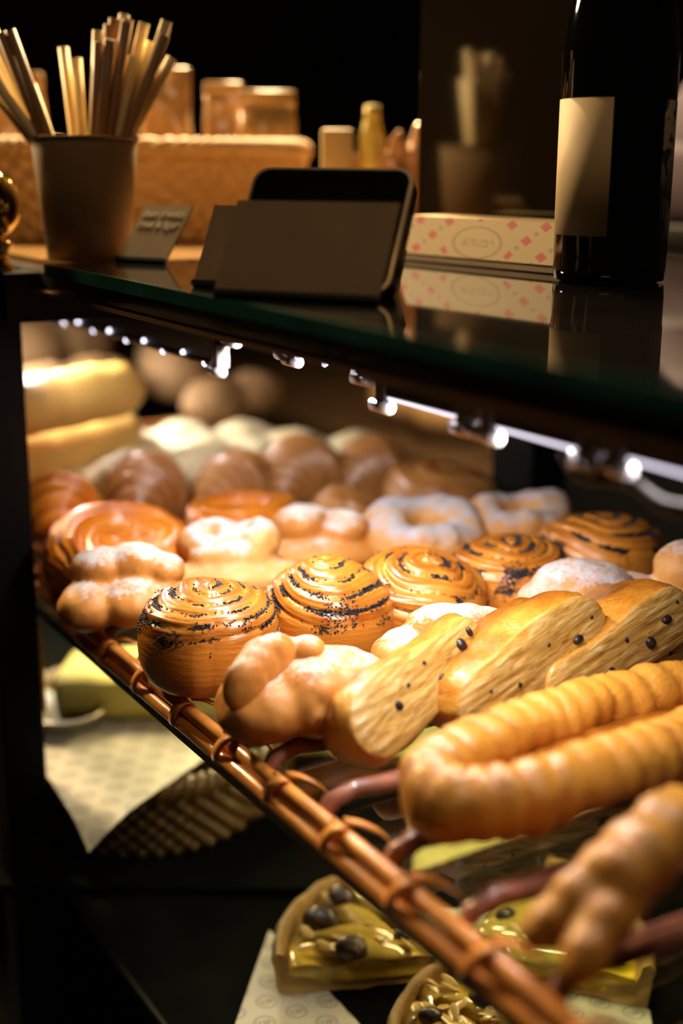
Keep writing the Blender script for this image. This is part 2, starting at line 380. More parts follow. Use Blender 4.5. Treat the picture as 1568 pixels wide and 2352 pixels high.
# ------------------------------------------------------------------ display cabinet
XF, XB, YD = .360, .955, 1.125          # front line, back line, the divider between the two bays
YN, YE = -.25, 2.75
ZT, ZS, ZL = 1.220, .900, .620          # counter top, tray shelf, lower shelf
cab = thing('display_cabinet', 'black framed pastry display cabinet with green edged glass shelves', 'display cabinet', xf((0, 0, 0)))
def cpart(name, geo, mat, smooth=False, label=None):
    o = obj(name, geo, mat, cab, smooth=smooth)
    if label: o['label'] = label
    return o
cpart('top_panel', box(XF + .004, XB, YN, 1.062, 1.2105, ZT), M_TOPG, label='glossy black glass top')
cpart('top_glass_edge', box(XF - .001, XF + .004, YN, 1.062, 1.2105, ZT), M_GEDGE, label='green cut edge of the glass top')
cpart('top_panel', box(XF + .02, XB + .1, 1.075, YE, 1.2105, ZT - .001), M_GOLD, label='amber wooden top of the far bay')
cpart('front_rail', box(XF + .010, XF + .045, YN, YD - .02, 1.195, 1.210), M_FASC)
cpart('rail_lip', box(XF + .004, XF + .014, YN, YD - .02, 1.1925, 1.1955), M_COPP, label='thin copper strip under the front rail')
cpart('front_rail', box(XF + .010, XF + .045, YD + .02, YE, 1.185, 1.210), M_BLACK)
cpart('cross_rail', box(XF - .02, XB, YD - .018, YD + .018, 1.167, 1.2095), M_BLACK)
for y0 in (YD, YE - .03, YN + .03):
    cpart('back_post', box(XB - .045, XB + .005, y0 - .035, y0 + .035, .05, 1.2095), M_BLACK)
PX, PY = .3365, 1.140
cpart('front_post', box(PX - .020, PX + .020, PY - .020, PY + .020, 0, 1.2095, .003), M_BLACK)
cpart('post_edge_glint', box(PX + .0195, PX + .0225, PY - .019, PY - .013, .80, .885), M_GOLD)  # amber strip stands in for light caught on the post's edge
cpart('front_post', box(PX - .027, PX + .027, YE - .03, YE + .024, 0, 1.2, .003), M_BLACK)
cpart('back_rail', box(XB - .02, XB + .01, YN, YE, 1.19, 1.2095), M_BLACK)
for nm, z in (('tray_shelf', ZS), ('lower_shelf', ZL)):
    a = cpart(nm, box(XF + .003, XB, YN, YE, z - .007, z), M_GLASS if z == ZS else M_MATT)
    e = obj('shelf_edge', box(XF - .001, XF + .003, YN, YE, z - .007, z), M_GEDGE if z == ZS else M_BLACK, a, smooth=False)
cpart('base_panel', box(XF + .03, XB, YN, YE, 0.0, .10), M_BLACK)
cpart('rear_base_rail', box(XB - .02, XB + .01, YN, YE, ZS - .03, ZS - .007), M_BLACK)

# brass finial on the front post
t = thing('brass_finial', 'round polished brass finial ball on top of the black front post', 'finial', xf((PX, PY, 1.2095)))
obj('collar', lathe([(.022, 0), (.022, .004), (.0165, .008), (.0175, .019), (.0215, .021), (.0215, .025), (.014, .028)], 40), M_BRASS, t)
obj('ball', lathe([(max(.031 * math.sin(a), 1e-4), .057 - .031 * math.cos(a)) for a in np.linspace(.35, math.pi, 24)], 48, True, False), M_BRASS, t)

# ------------------------------------------------------------------ lights of the cabinet
def led_bar(y0, y1, x, z, label, watts, dots=0):
    if dots: z += .012
    t = thing('led_light_bar', label, 'light', xf((x, (y0 + y1) / 2, z)), 'light bars under the glass top')
    h = (y1 - y0) / 2
    obj('housing', box(-.004, .008, -h, h, .001, 1.2095 - z, .0015), M_DARKG, t, smooth=False)
    P = [(-.003, y, .0005) for y in np.linspace(-h + .008, h - .008, 4)]
    if dots < 7: obj('diffuser', tube(P, .0011, 8), M_LED, t)['label'] = 'glowing white diffuser tube'
    for s in (-1, 1):
        c = obj('connector', join(box(-.006, .006, s * h - .006, s * h + .006, -.004, .016, .002), tube([(-.003, s * h - .010, -.006), (-.003, s * h + .010, -.006)], .0045, 12)), M_CLEAR, t, smooth=True)
        c['label'] = 'clear plastic connector'
    for k in range(dots):
        y = -h + (k + .5) * 2 * h / dots
        obj('led_dot', (ICO_V * .0026 + np.array([-.004, y, -.002 + .004 * (k % 2)]), ICO_F), M_LEDD, t)
    if dots > 6: obj('clear_cover', box(-.0055, .006, -h + .012, h - .012, -.003, .001, .001), M_COVR, t, smooth=False)['label'] = 'clear plastic cover'
    l = bpy.data.lights.new('led_light', 'AREA'); l.shape = 'RECTANGLE'; l.size = .008; l.size_y = y1 - y0 - .02; l.energy = watts; l.color = (1.0, .90, .84)
    lo = bpy.data.objects.new('led_light', l); COL.objects.link(lo); lo.parent = t; lo.location = (.004, 0, -.001); lo.rotation_euler = (0, math.radians(-4), 0)
    return t
LED_W = 0.56
led_bar(0.360, 0.485, 0.465, 1.1562, 'led light bar nearest the camera beside the black cable', LED_W * .45)
led_bar(0.509, 0.593, 0.465, 1.1538, 'second led light bar along the rail counted from the black cable', LED_W)
led_bar(0.617, 0.707, 0.465, 1.1538, 'third led light bar along the rail counted from the black cable', LED_W)
led_bar(0.731, 0.827, 0.465, 1.1562, 'led light bar above the nearest poppy seed rolls', LED_W, 5)
led_bar(0.838, 0.925, 0.465, 1.1590, 'led light bar just before the divider rail', LED_W * 1.6, 3)
led_bar(0.945, 1.320, 0.462, 1.1330, 'clear covered led light bar passing under the divider rail', 1.0, 9)
led_bar(1.345, 1.980, 0.460, 1.1374, 'far led light bar above the golden bread sticks', 6.5, 6)
tag(obj('light_cable', tube(catmull([(0.465, 0.5301, 1.1506), (0.4626, 0.512, 1.141), (0.4674, 0.4819, 1.1434), (0.4626, 0.4457, 1.1386), (0.4698, 0.3975, 1.1482)], 30), .0040, 10), M_BLACK), 'thick black cable drooping below the nearest light bars', 'cable')
def low_strip(y0, y1, x, z, label, watts):
    t = thing('lower_light_strip', label, 'light', xf((x, (y0 + y1) / 2, z))); h = (y1 - y0) / 2
    obj('housing', box(-.006, .006, -h, h, 0, .008, .001), M_DARKG, t, smooth=False)
    obj('diffuser', box(-.004, .004, -h, h, -.002, 0), M_LED, t, smooth=False)
    l = bpy.data.lights.new('strip_light', 'AREA'); l.shape = 'RECTANGLE'; l.size = .01; l.size_y = y1 - y0; l.energy = watts; l.color = (1.0, .82, .36)
    lo = bpy.data.objects.new('strip_light', l); COL.objects.link(lo); lo.parent = t; lo.location = (0, 0, -.004)
low_strip(.62, 1.0, .72, .884, 'narrow light strip under the tray shelf above the fruit tarts', 1.2)
low_strip(1.2, 1.75, .62, .884, 'light strip under the tray shelf above the yellow sponge cake', 4.5)

# ------------------------------------------------------------------ rattan trays
def rattan_tray(y0, y1, label, fine=True):
    t = thing('rattan_tray', label, 'tray', xf((XF + (0 if fine else .012), (y0 + y1) / 2, ZS)), 'rattan trays on the glass shelf'); h = (y1 - y0) / 2; W = .52
    def wob(a, b, n, f): return [(a[0] + (b[0] - a[0]) * s + .0012 * math.sin(9 * s + f), a[1] + (b[1] - a[1]) * s, a[2] + (b[2] - a[2]) * s + .0012 * math.cos(11 * s + f)) for s in np.linspace(0, 1, n)]
    for nm, x, z, r in (('front_rail', .002, .0195, .0054), ('front_rail', -.001, .0080, .0056), ('back_rail', W, .020, .0055)):
        obj(nm, tube(wob((x, -h, z), (x, h, z), 40, x * 900), r, 12), M_RATT, t)
    for s in (-1, 1):
        obj('end_rail', tube(wob((.0, s * h, .020), (W, s * h, .020), 16, s), .0062, 12), M_RATT, t)
    ys = np.arange(-h + .03, h - .02, .0715)
    for k, y in enumerate(ys):
        P = [(.006, y, .008), (.010, y, .018), (.018, y, .0265), (.030, y, .028), (.045, y, .026)] + [(.045 + (W - .05) * s, y + .001 * math.sin(7 * s + k), .024) for s in np.linspace(.1, 1, 10)]
        obj('cross_rod', tube(catmull(P, 30), .0060, 10), M_RATD, t)
        obj('cross_rod', tube(catmull([(p[0] + .012, p[1] + .013, p[2] - .004) for p in P[2:]], 24), .0042, 10), M_RATD, t)
        # flat strip wrapped round the front rails, and the splint that bends back under the pastry
        R = []
        for a in np.linspace(0, 2 * math.pi * 1.25, 34):
            q = np.array([math.cos(a) * .0072, y - .030 + .007 * (a / 6.28) - .006 * math.sin(a), .0138 + math.sin(a) * .0128])
            e = np.array([math.cos(a) * .0009, 0, math.sin(a) * .0009]); wv = np.array([0, .0042, 0])
            R.append([q - wv - e, q + wv - e, q + wv + e, q - wv + e])
        obj('wrap_band', loft(R, True, True, True), M_RATT, t)
        R = []
        for q in catmull([(.006, y - .028, .0255), (.011, y - .038, .0270), (.020, y - .045, .022), (.028, y - .047, .012), (.034, y - .046, .003)], 14):
            R.append([q + np.array([0, -.0035, -.0008]), q + np.array([.002, .0035, -.0008]), q + np.array([.002, .0035, .0008]), q + np.array([0, -.0035, .0008])])
        if fine: obj('splint', loft(R, True, True, True), M_RATT, t)
    return t
rattan_tray(-.05, 1.058, 'orange rattan tray holding the poppy seed rolls, on the glass shelf')
rattan_tray(1.085, 1.80, 'rattan tray under the croissants in the far bay', False)

ZP = ZS + .030      # where the pastries lie

# ------------------------------------------------------------------ poppy seed rolls and other spiral buns
def roll_geo(R, H, dome, turns, groove, seed, hollow=0.0, twist=1, step=.05, lam=.00012, popk=1.0, M_=190, N_=104, lean=0.0):
    rnd = random.Random(seed)
    prof = catmull([(0.0001, H + dome - hollow), (.32 * R, H + dome * .86 - hollow * .8), (.66 * R, H + dome * .5 - hollow * .1), (.86 * R, H + dome * .12), (.98 * R, H - .13 * R), (1.035 * R, .56 * H), (1.01 * R, .22 * H), (.90 * R, .03 * H), (.72 * R, 0), (.0001, 0)], N_)
    s = np.concatenate([[0], np.cumsum(np.linalg.norm(np.diff(prof, axis=0), axis=1))])
    d = np.gradient(prof, axis=0); nn = np.stack([-d[:, 1], d[:, 0]], 1); nn /= np.linalg.norm(nn, axis=1)[:, None] + 1e-9; nn = -nn * np.sign(-nn[N_ // 3, 1] if nn[N_ // 3, 1] else 1)
    if nn[5, 1] < 0: nn = -nn
    p = R / turns; th = np.arange(M_) * 2 * math.pi / M_; off = rnd.random()
    S, TH = np.meshgrid(s, th, indexing='ij')
    warp = .16 * np.sin(2 * TH + seed) + .09 * np.sin(3 * TH + 2 * seed + 40 * S) + .04 * np.sin(5 * TH + seed + 30 * S / R * .1)
    T = S / p * (1 + .18 * np.sin(TH + seed)) - twist * TH / (2 * math.pi) + warp + off
    fr = T - np.floor(T)
    fade = sst(0, .006, S) * (1 - sst(R * 1.10, R * 1.42, S))
    ridge = .8 * (np.abs(np.sin(math.pi * fr)) ** .36 - 1) + .10 * np.sin(2 * math.pi * fr * 3 + 2 * np.sin(2 * TH + seed)) * sst(0, .2, fr) + .25 * (fr - .5)
    disp = groove * ridge * fade
    side = sst(R * 1.05, R * 1.3, S)
    disp = disp + side * lam * (np.sin(S * 1500 + 3 * np.sin(TH * 3 + seed)) + .7 * np.sin(S * 2900 + 5 * TH))
    rr = prof[:, 0][:, None] + nn[:, 0][:, None] * disp; zz = prof[:, 1][:, None] + nn[:, 1][:, None] * disp
    st = ((TH - seed * 1.3) % (2 * math.pi)) / (2 * math.pi)
    rr = rr * (1 + step * (np.minimum(st, (1 - st) * 24) - .5) * sst(.6 * R, R, S))
    V = np.stack([rr * np.cos(TH), rr * np.sin(TH), zz], -1).reshape(-1, 3)
    n1 = nz(V, 18, seed); V = V + np.stack([n1 * .0035, nz(V, 18, seed + 5) * .0035, nz(V, 22, seed + 9) * .003 * (V[:, 2] > .004)], 1)
    V[:, 2] += lean * V[:, 0]
    V[:, 2] = np.maximum(V[:, 2], 0)
    Fc = []
    for i in range(N_ - 1):
        for j in range(M_):
            k = (j + 1) % M_; Fc.append((i * M_ + j, (i + 1) * M_ + j, (i + 1) * M_ + k, i * M_ + k))
    f = fr.reshape(-1); sd = S.reshape(-1)
    patch = sst(-.15, .25, nz(V, 45, seed + 3)); patch2 = sst(.12, .35, nz(V, 38, seed + 11))
    top = (1 - sst(R * 1.12, R * 1.5, sd))
    pop = popk * (.85 * np.exp(-((f - .12) / .15) ** 2) * patch + .62 * np.exp(-((f - .97) / .06) ** 2) * (.4 + .6 * patch)) * top * sst(.002, .008, sd) + popk * .34 * patch2 * sst(R * .85, R * 1.0, sd) * (1 - sst(R * 1.35, R * 1.55, sd))
    bake_shade = .35 * np.exp(-((f - .5) / .28) ** 2) * top + .18 * sst(R * 1.6, R * 2.0, sd) + .25 * side.reshape(-1) * (1 - sst(R * 1.2, R * 1.5, sd)) * patch
    return V, Fc, {'pop': np.clip(pop, 0, 1), 'bake_shade': bake_shade}
def seeds_geo(V, Nn, pop, count, seed, r=(.00055, .00095)):
    rg = np.random.default_rng(seed); wgt = np.clip(pop - .10, 0, 1) ** .9; wgt = wgt / wgt.sum()
    idx = rg.choice(len(V), count, p=wgt); gs = []
    base = ICO_V
    VV = np.concatenate([base * rg.uniform(*r) * np.array([1, 1, .8]) + V[i] + Nn[i] * .0003 + rg.normal(0, .0006, 3) * (1 - np.abs(Nn[i])) for i in idx])
    nb = len(base); Fc = [tuple(a + k * nb for a in f) for k in range(count) for f in ICO_F]
    return VV, Fc
def roll(px, py, zc, R, H, dome, turns, groove, seed, label, mat=None, rz=0, rx=0, ry=0, seeds=1100, name='poppy_seed_roll', cat='pastry', group='poppy seed rolls on the rattan tray', pk=1.0, **kw):
    c = spot(px, py, zc); geo = roll_geo(R, H, dome, turns, groove, seed, popk=pk if seeds else 0.0, **kw)
    mt = xf((c[0], c[1], ZP - (abs(math.sin(rx)) + abs(math.sin(ry))) * 0 + .0), rz, rx, ry)
    t = thing(name, label, cat, mt, group)
    b = obj('dough_spiral', geo, mat or M_ROLL, t)
    if seeds:
        sd = obj('poppy_seeds', seeds_geo(geo[0], normals(geo[0], geo[1]), geo[2]['pop'], seeds, seed), M_SEED, t); sd['kind'] = 'stuff'; sd['label'] = 'black poppy seeds'
    return t
roll(486, 1450, .965, .051, .058, .014, 4.2, .0040, 3, 'tall poppy seed roll at the rail end, nearest of the five rolls', seeds=1700, rz=.4)
roll(750, 1395, .965, .051, .050, .026, 4.4, .0048, 8, 'domed poppy seed roll with a high coil, second from the rail', seeds=1900, rz=2.1)
roll(955, 1330, .975, .054, .052, .018, 3.3, .0060, 14, 'glossy lopsided poppy seed roll, middle one of the diagonal row', seeds=1300, rz=1.0, rx=math.radians(8), ry=math.radians(-10))
roll(1168, 1318, .965, .051, .054, .013, 3.6, .0042, 21, 'flat topped poppy seed roll with thick black coils, fourth from the rail', seeds=2200, rz=.2, pk=1.5)
roll(1380, 1262, .968, .058, .054, .016, 3.6, .0042, 27, 'largest poppy seed roll tipped toward the camera before the back post', seeds=1100, rz=2.6, pk=1.25, rx=math.radians(10))

# orange danishes behind
roll(275, 1262, .960, .066, .050, .012, 2.1, .0085, 31, 'large orange danish with an open oval coil beside the front post', M_ORAN, rz=.7, rx=math.radians(14), ry=math.radians(-10), seeds=0, name='danish_pastry', group='orange danishes', hollow=.020, step=.12, lam=.0016)
roll(556, 1198, .955, .056, .046, .006, 2.2, .0080, 36, 'orange danish with a dark hollow, behind the grey sugared bun', M_ORAN, rz=3.7, rx=math.radians(6), seeds=0, name='danish_pastry', group='orange danishes', hollow=.020, step=.12, lam=.0016)
roll(800, 1150, .965, .046, .036, .012, 2.6, .005, 41, 'small brown coiled bun in front of the rear croissants', M_CROM, rz=1.7, rx=math.radians(25), seeds=0, name='coiled_bun', group='brown buns', lam=.001)
roll(1005, 1122, .962, .062, .046, .014, 1.8, .0045, 45, 'round reddish brown bun beside the back post', M_CROM, rz=1.2, rx=math.radians(8), seeds=0, name='brown_bun', group='brown buns')

# ------------------------------------------------------------------ sugared buns
def bun(px, py, zc, parts, label, mat, rz=0.0, voxel=.0026, dents=(), sug=1.0, seed=1, amp=.0019, rx=0, ry=0, bias=.2, lift=0.0, name='sugared_bun', group='sugared buns on the rattan tray', sn=7):
    V, Fc, _ = blob(parts, voxel, sn, dents, amp, 45, seed); Nn = normals(V, Fc); R3 = np.array((Matrix.Rotation(rz, 3, 'Z') @ Matrix.Rotation(ry, 3, 'Y') @ Matrix.Rotation(rx, 3, 'X')))
    up = (Nn @ R3.T)[:, 2]; zt = V[:, 2] / V[:, 2].max()
    s = .72 * sug * np.clip((up - bias) / .75, 0, 1) * sst(.25, .7, zt); c = spot(px, py, zc)
    bake_shade = .35 * sst(.2, .75, zt) + .75 * (1 - sst(.0, .45, zt)) - .15  # browned top, plus shade painted into the lower part of the bun
    o = obj(name, (V, Fc, {'sugar': s, 'bake_shade': bake_shade}), mat, None, xf((c[0], c[1], ZP + lift), rz, rx, ry))
    return tag(o, label, 'pastry', group)
E_ = lambda *a: a
bun(285, 1372, .955, [(-.028, -.004, .020, .026, .030, .021), (.006, .0, .022, .030, .034, .022), (.032, -.002, .019, .022, .028, .019), (-.020, .012, .048, .024, .022, .017), (.010, .014, .050, .026, .022, .018), (.034, .012, .044, .016, .02, .015)], 'two tiered sugared bun at the far rail end of the tray', M_BUN, rz=-.45, sug=.95, seed=2, bias=.1)
bun(525, 1290, .960, [(0, -.012, .018, .052, .032, .019), (.045, -.01, .016, .03, .026, .017), (-.012, .012, .044, .034, .028, .022), (.024, .012, .046, .024, .026, .021), (.0, -.006, .038, .036, .02, .014)], 'sugared bun with two finger dents, between the danish and the nearest rolls', M_BUNP, rz=-.5, dents=[(-.016, .0, .064, .012, .012), (.012, .01, .068, .010, .011)], sug=1.0, seed=4)
bun(738, 1252, .955, [(0, 0, .020, .050, .036, .02), (-.015, .006, .044, .030, .026, .020), (.018, .002, .040, .028, .026, .018), (.0, -.02, .018, .048, .02, .016)], 'lumpy sugared bun behind the domed poppy roll', M_BUN, rz=-.4, dents=[(.012, -.012, .056, .012, .008)], sug=1.05, seed=6)
def ringparts(R, r, n, z, sq=.8): return [(R * math.cos(a), R * math.sin(a) * sq, z + .004 * math.sin(3 * a), r * 1.15, r * 1.1, r) for a in np.arange(n) * 2 * math.pi / n]
bun(968, 1210, .965, ringparts(.038, .022, 14, .026) + [(0, 0, .014, .046, .036, .014)], 'ring shaped powdered bun with a bare hollow, left of the tipped poppy roll', M_BUNP, rz=-.3, rx=math.radians(18), sug=1.1, seed=8, lift=.006)
bun(1185, 1190, .965, ringparts(.034, .017, 12, .034, .7) + [(0, 0, .018, .048, .034, .02), (.036, .012, .040, .02, .018, .016)], 'powdered bun with a scooped top in front of the back post', M_BUNP, rz=-.35, rx=math.radians(14), sug=.95, seed=10, lift=.004)
bun(1335, 1368, .968, [(0, .0, .030, .055, .040, .030), (.0, 0, .046, .042, .032, .022), (-.052, -.008, .014, .022, .022, .015), (.052, .0, .018, .02, .02, .016)], 'big dome shaped bun with crackled white sugar behind the chocolate slices', M_BUNP, rz=-.55, sug=.86, seed=12, bias=-.05, amp=.002)
bun(1540, 1362, .968, [(0, 0, .022, .05, .034, .022), (.02, .006, .056, .032, .03, .024), (-.03, .012, .034, .026, .024, .018)], 'sugared bun with a round bare knob, cut off by the picture edge', M_BUNP, rz=-.4, sug=.8, seed=14)
bun(1035, 1462, .968, [(-.034, -.006, .024, .026, .028, .022), (.008, .0, .030, .044, .030, .026), (.028, .004, .036, .028, .026, .022), (.0, .004, .046, .034, .022, .018)], 'thickly powdered bun just behind the first chocolate slice', M_BUN, rz=-.5, sug=.85, seed=16, dents=[(.0, .0, .064, .014, .007), (.03, -.01, .056, .010, .006)], amp=.0026)
# the knotted bun in front
c = spot(690, 1592, .96)
t = thing('knotted_bun', 'golden knotted bun with a light sugar dusting, in front of the nearest poppy rolls', 'pastry', xf((c[0], c[1], ZP), -.5), 'sugared buns on the rattan tray')
g = blob([(-.024, -.006, .024, .034, .034, .025), (.012, 0, .028, .040, .034, .028), (.038, .004, .030, .024, .028, .026), (.020, .010, .040, .036, .022, .018)], .0024, 7, [(.030, -.030, .040, .010, .006), (.014, -.032, .034, .008, .004)], .0018, 50, 3)
Nn = normals(g[0], g[1]); zt = g[0][:, 2] / g[0][:, 2].max()
obj('bun_base', (g[0], g[1], {'sugar': .50 * np.clip((Nn[:, 2] - .25) / .7, 0, 1) * sst(.45, .85, zt), 'bake_shade': .8 * (1 - sst(0, .55, zt)) + .2 * sst(.5, .9, zt) - .05}), M_BUN, t)  # dark foot puts the shade under the overhead light into the colour
g = blob([(-.030 + .006 * k, -.016 + .009 * k, .050 + .0045 * math.sin(k * 1.2), .021 - .002 * abs(k - 1), .009, .019, .5) for k in range(-1, 4)] + [(.004, .012, .056, .014, .012, .010)], .0018, 3, (), .0008, 60, 5, None)
Nn = normals(g[0], g[1])
obj('bun_knot', (g[0], g[1], {'sugar': .5 * np.clip((Nn[:, 2] - .2) / .7, 0, 1), 'bake_shade': np.full(len(Nn), .15)}), M_BUN, t)

# ------------------------------------------------------------------ chocolate puff slices
def slab(P0, P1, T, D, phi, seed, label, chips, extra=.012):
    P0, P1 = np.array(P0), np.array(P1); a = P1 - P0; L = np.linalg.norm(a); a /= L
    c0 = np.array([-a[1], a[0], 0]); c0 /= np.linalg.norm(c0); b0 = np.cross(c0, a) * -1
    if b0[2] < 0: b0 = -b0
    c = c0 * math.cos(phi) - b0 * math.sin(phi); b = b0 * math.cos(phi) + c0 * math.sin(phi)
    mid = (P0 + P1) / 2
    m = Matrix(((a[0], b[0], c[0], mid[0]), (a[1], b[1], c[1], mid[1]), (a[2], b[2], c[2], mid[2]), (0, 0, 0, 1)))
    hl = L / 2; n = 120; r = T / 2
    def stad(k, z, bulge=0.0):
        pts = []
        for q in range(n):
            f = q / n * 2; st_ = 2 * (hl - r) ; tot = 2 * st_ + 2 * math.pi * r; l_ = q / n * tot
            if l_ < st_: x, y = -(hl - r) + l_, -r
            elif l_ < st_ + math.pi * r: a_ = (l_ - st_) / r - math.pi / 2; x, y = (hl - r) + r * math.cos(a_), r * math.sin(a_)
            elif l_ < 2 * st_ + math.pi * r: x, y = (hl - r) - (l_ - st_ - math.pi * r), r
            else: a_ = (l_ - 2 * st_ - math.pi * r) / r + math.pi / 2; x, y = -(hl - r) + r * math.cos(a_), r * math.sin(a_)
            y *= 1 + .10 * math.cos(x / hl * 1.4) * (1 if y > 0 else .3)
            x = x * (1 - (1 - k) * r * .9 / hl); y = y * (k if k > 0 else 1e-4)
            pts.append((x, y * (1 + .12 * math.sin(3 * x / hl + seed)), z))
        return np.array(pts)
    rings, cut = [], []
    for k in np.linspace(0.0, .93, 13): rings.append(stad(k, .0035 * (k ** 4))); cut.append(1.0 - .55 * k ** 5)
    for k, z in ((.98, .003), (1.0, .007)): rings.append(stad(k, z)); cut.append(.55 if k < 1 else .15)
    for z in np.linspace(.012, D - .01, 22): rings.append(stad(1.0 + .15 * math.sin(math.pi * min(z / D * 1.3, 1)) - .25 * (z / D) ** 4, z)); cut.append(0.0)
    for k in (.9, .6, .2, .02): rings.append(stad(k, D - .004 * k)); cut.append(.0)
    V, Fc = loft(rings, True, False, False); cutv = np.repeat(cut, n)
    Nn = normals(V, Fc)
    lay = nz(V * np.array([.5, 4.5, .6]), 75, seed)
    V = V + Nn * ((.0011 * lay + .0010 * nz(V, 60, seed + 2) * (1 - cutv) + .0022 * nz(V, 22, seed + 4) * (1 - cutv)))[:, None] - np.outer(.0012 * cutv * np.abs(nz(V * np.array([.4, 2.2, 1]), 90, seed + 6)), [0, 0, -1])
    Nn = normals(V, Fc)
    if (Nn[:n * 8, 2].mean()) > 0: Fc = [f[::-1] for f in Fc]
    bake_shade = .50 * sst(-.2, .8, V[:, 1] / r) * (1 - cutv) + .35 * np.clip(nz(V, 30, seed + 8), 0, 1)
    t = thing('chocolate_puff_slice', label, 'pastry', m, 'puff pastry slices with chocolate chips')
    obj('pastry_body', (V, Fc, {'cut': np.clip(cutv + .35 * lay + .25 * nz(V, 40, seed + 12), 0, 1) * (cutv > .2), 'bake_shade': bake_shade}), M_PUFF, t)
    rg = random.Random(seed)
    for (u, v, s) in chips:
        q = ICO_V * np.array([rg.uniform(.8, 1.2), rg.uniform(.7, 1.1), .7]) * s
        q = IC3_V * np.array([rg.uniform(.85, 1.2), rg.uniform(.75, 1.1), .75]) * s; q = q * (1 + .22 * nz(q, 160 / (s / .004), seed))[:, None]
        o = obj('chocolate_chip', (q + np.array([u * hl, v * r + .002, .0004]), IC3_F), M_CHIP, t); o['label'] = 'dark chocolate chip'
    return t
slab((.400, .632, .955), (.536, .684, .986), .043, .038, math.radians(30), 3, 'front chocolate puff slice standing against the powdered bun',
     [(.62, .05, .0050), (.80, .2, .0034), (.46, -.30, .0034), (.20, -.35, .0036), (-.42, -.1, .0034), (.1, .4, .0018), (-.2, .2, .0016)])
slab((.478, .630, .952), (.616, .648, .996), .044, .066, math.radians(15), 7, 'middle chocolate puff slice with a blistered golden top',
     [(.55, -.25, .0042), (-.28, -.3, .0022), (.8, .1, .0016), (-.6, .1, .0015), (.2, .2, .0015)])
slab((.552, .628, .950), (.694, .640, .990), .040, .072, math.radians(12), 12, 'rear chocolate puff slice with a dark blistered top beside the striped pastry boat',
     [(.60, .05, .0042), (.32, -.35, .0046), (-.25, -.45, .0038), (.05, .25, .0018), (.8, .4, .0014)])
slab((.640, .640, .945), (.775, .660, .956), .030, .07, math.radians(3), 17, 'lowest chocolate puff slice half hidden at the right picture edge', [(.1, 0, .0035), (-.4, .2, .002)])

# ------------------------------------------------------------------ crimped pastry boat
def boat():
    P0, P1 = np.array(spot(975, 1875, .955)), np.array([.635, .560, .960]); a = P1 - P0; a[2] = 0; L = np.linalg.norm(a); ang = math.atan2(a[1], a[0])
    t = thing('pastry_boat', 'long crimped pastry boat with an open hollow lying across the tray rods', 'pastry', xf((P0[0], P0[1], ZP), ang))
    W = .034; Lr = .30; dense = []; n = 260
    for q in range(1200):
        u = 2 * math.pi * q / 1200; cx, sy = math.cos(u), math.sin(u)
        x = Lr / 2 + math.copysign(abs(cx) ** .45, cx) * (Lr / 2 - .012); y = math.copysign(abs(sy) ** .8, sy) * W * (.8 + .25 * math.sin(math.pi * np.clip(x / Lr, 0, 1)))
        dense.append((x, y, .030 + .004 * math.sin(x * 18)))
    dense = np.array(dense + dense[:1]); cl = np.concatenate([[0], np.cumsum(np.linalg.norm(np.diff(dense, axis=0), axis=1))])
    sq = np.linspace(0, cl[-1], n, endpoint=False); pts = np.stack([np.interp(sq, cl, dense[:, k]) for k in range(3)], 1)
    wv = sq / cl[-1] * 36 + .35 * np.sin(sq * 40); rad = .0190 * (1 + .12 * (np.abs(np.sin(math.pi * wv)) ** .7 - .6) + .05 * np.sin(sq * 25))
    V, Fc = tube(pts, rad, 20, closed=True, squash=1.05)
    V = V + np.stack([nz(V, 30, 4), nz(V, 30, 5), nz(V, 34, 6)], 1) * .0034 + np.stack([nz(V, 90, 7), nz(V, 90, 8), nz(V, 90, 9)], 1) * .0014; V[:, 2] = np.maximum(V[:, 2], 0)
    bake_shade = .4 * (1 - sst(.0, .03, V[:, 2])) + .25 * np.clip(nz(V, 26, 9), 0, 1) + .18 * np.cos(2 * math.pi * np.repeat(wv, 20)) + .1 * np.clip(nz(V, 60, 12), -1, 1)  # darker low down and in the grooves between crimps
    obj('crimped_rim', (V, Fc, {'bake_shade': bake_shade}), M_BOAT, t)
    V, Fc, _ = blob([(Lr / 2, 0, .016, Lr / 2 - .02, W * .9, .016)], .004, 4, (), .002, 50, 3)
    obj('filling', (V, Fc, {'bake_shade': np.full(len(V), .55)}), M_BOAT, t)
boat()

# ------------------------------------------------------------------ croissants
def croissant_geo(L, r, arc, segs, seed, rid=.12, pinch=1.5, n=30, m=110):
    P, rad, bk = [], [], []
    for s in np.linspace(-1, 1, m):
        a = s * arc / 2; R = L / arc
        P.append((R * math.sin(a), R * (1 - math.cos(a)) * -1, r * .92 * (1 - .55 * abs(s) ** 2)))
        q = abs(s) * segs; f = q - math.floor(q)
        rad.append(max(r * (1 - abs(s) ** pinch * .80) * (1 - rid * f + rid * .5), .003)); bk.append(.5 * f)
    V, Fc = tube(P, rad, n); b = np.concatenate([np.repeat(bk, n), [0.3, 0.3]])
    V = V + np.stack([nz(V, 30, seed), nz(V, 30, seed + 1), nz(V, 30, seed + 2)], 1) * .0016
    V[:, 2] = np.maximum(V[:, 2], 0); return V, Fc, {'bake_shade': b * 1.3}
def croissant(px, py, zc, L, r, arc, segs, mat, label, rz, rx=0, ry=0, lift=0, seed=1, group='croissants in the far bay', rid=.26, **kw):
    c = spot(px, py, zc)
    return tag(obj('croissant', croissant_geo(L, r, arc, segs + 1, seed, rid=rid, **kw), mat, None, xf((c[0], c[1], ZP + lift), rz, rx, ry)), label, 'croissant', group)
croissant(140, 1200, .955, .15, .038, 1.2, 4, M_ORAN, 'bright orange croissant right beside the front post', 1.0, seed=2)
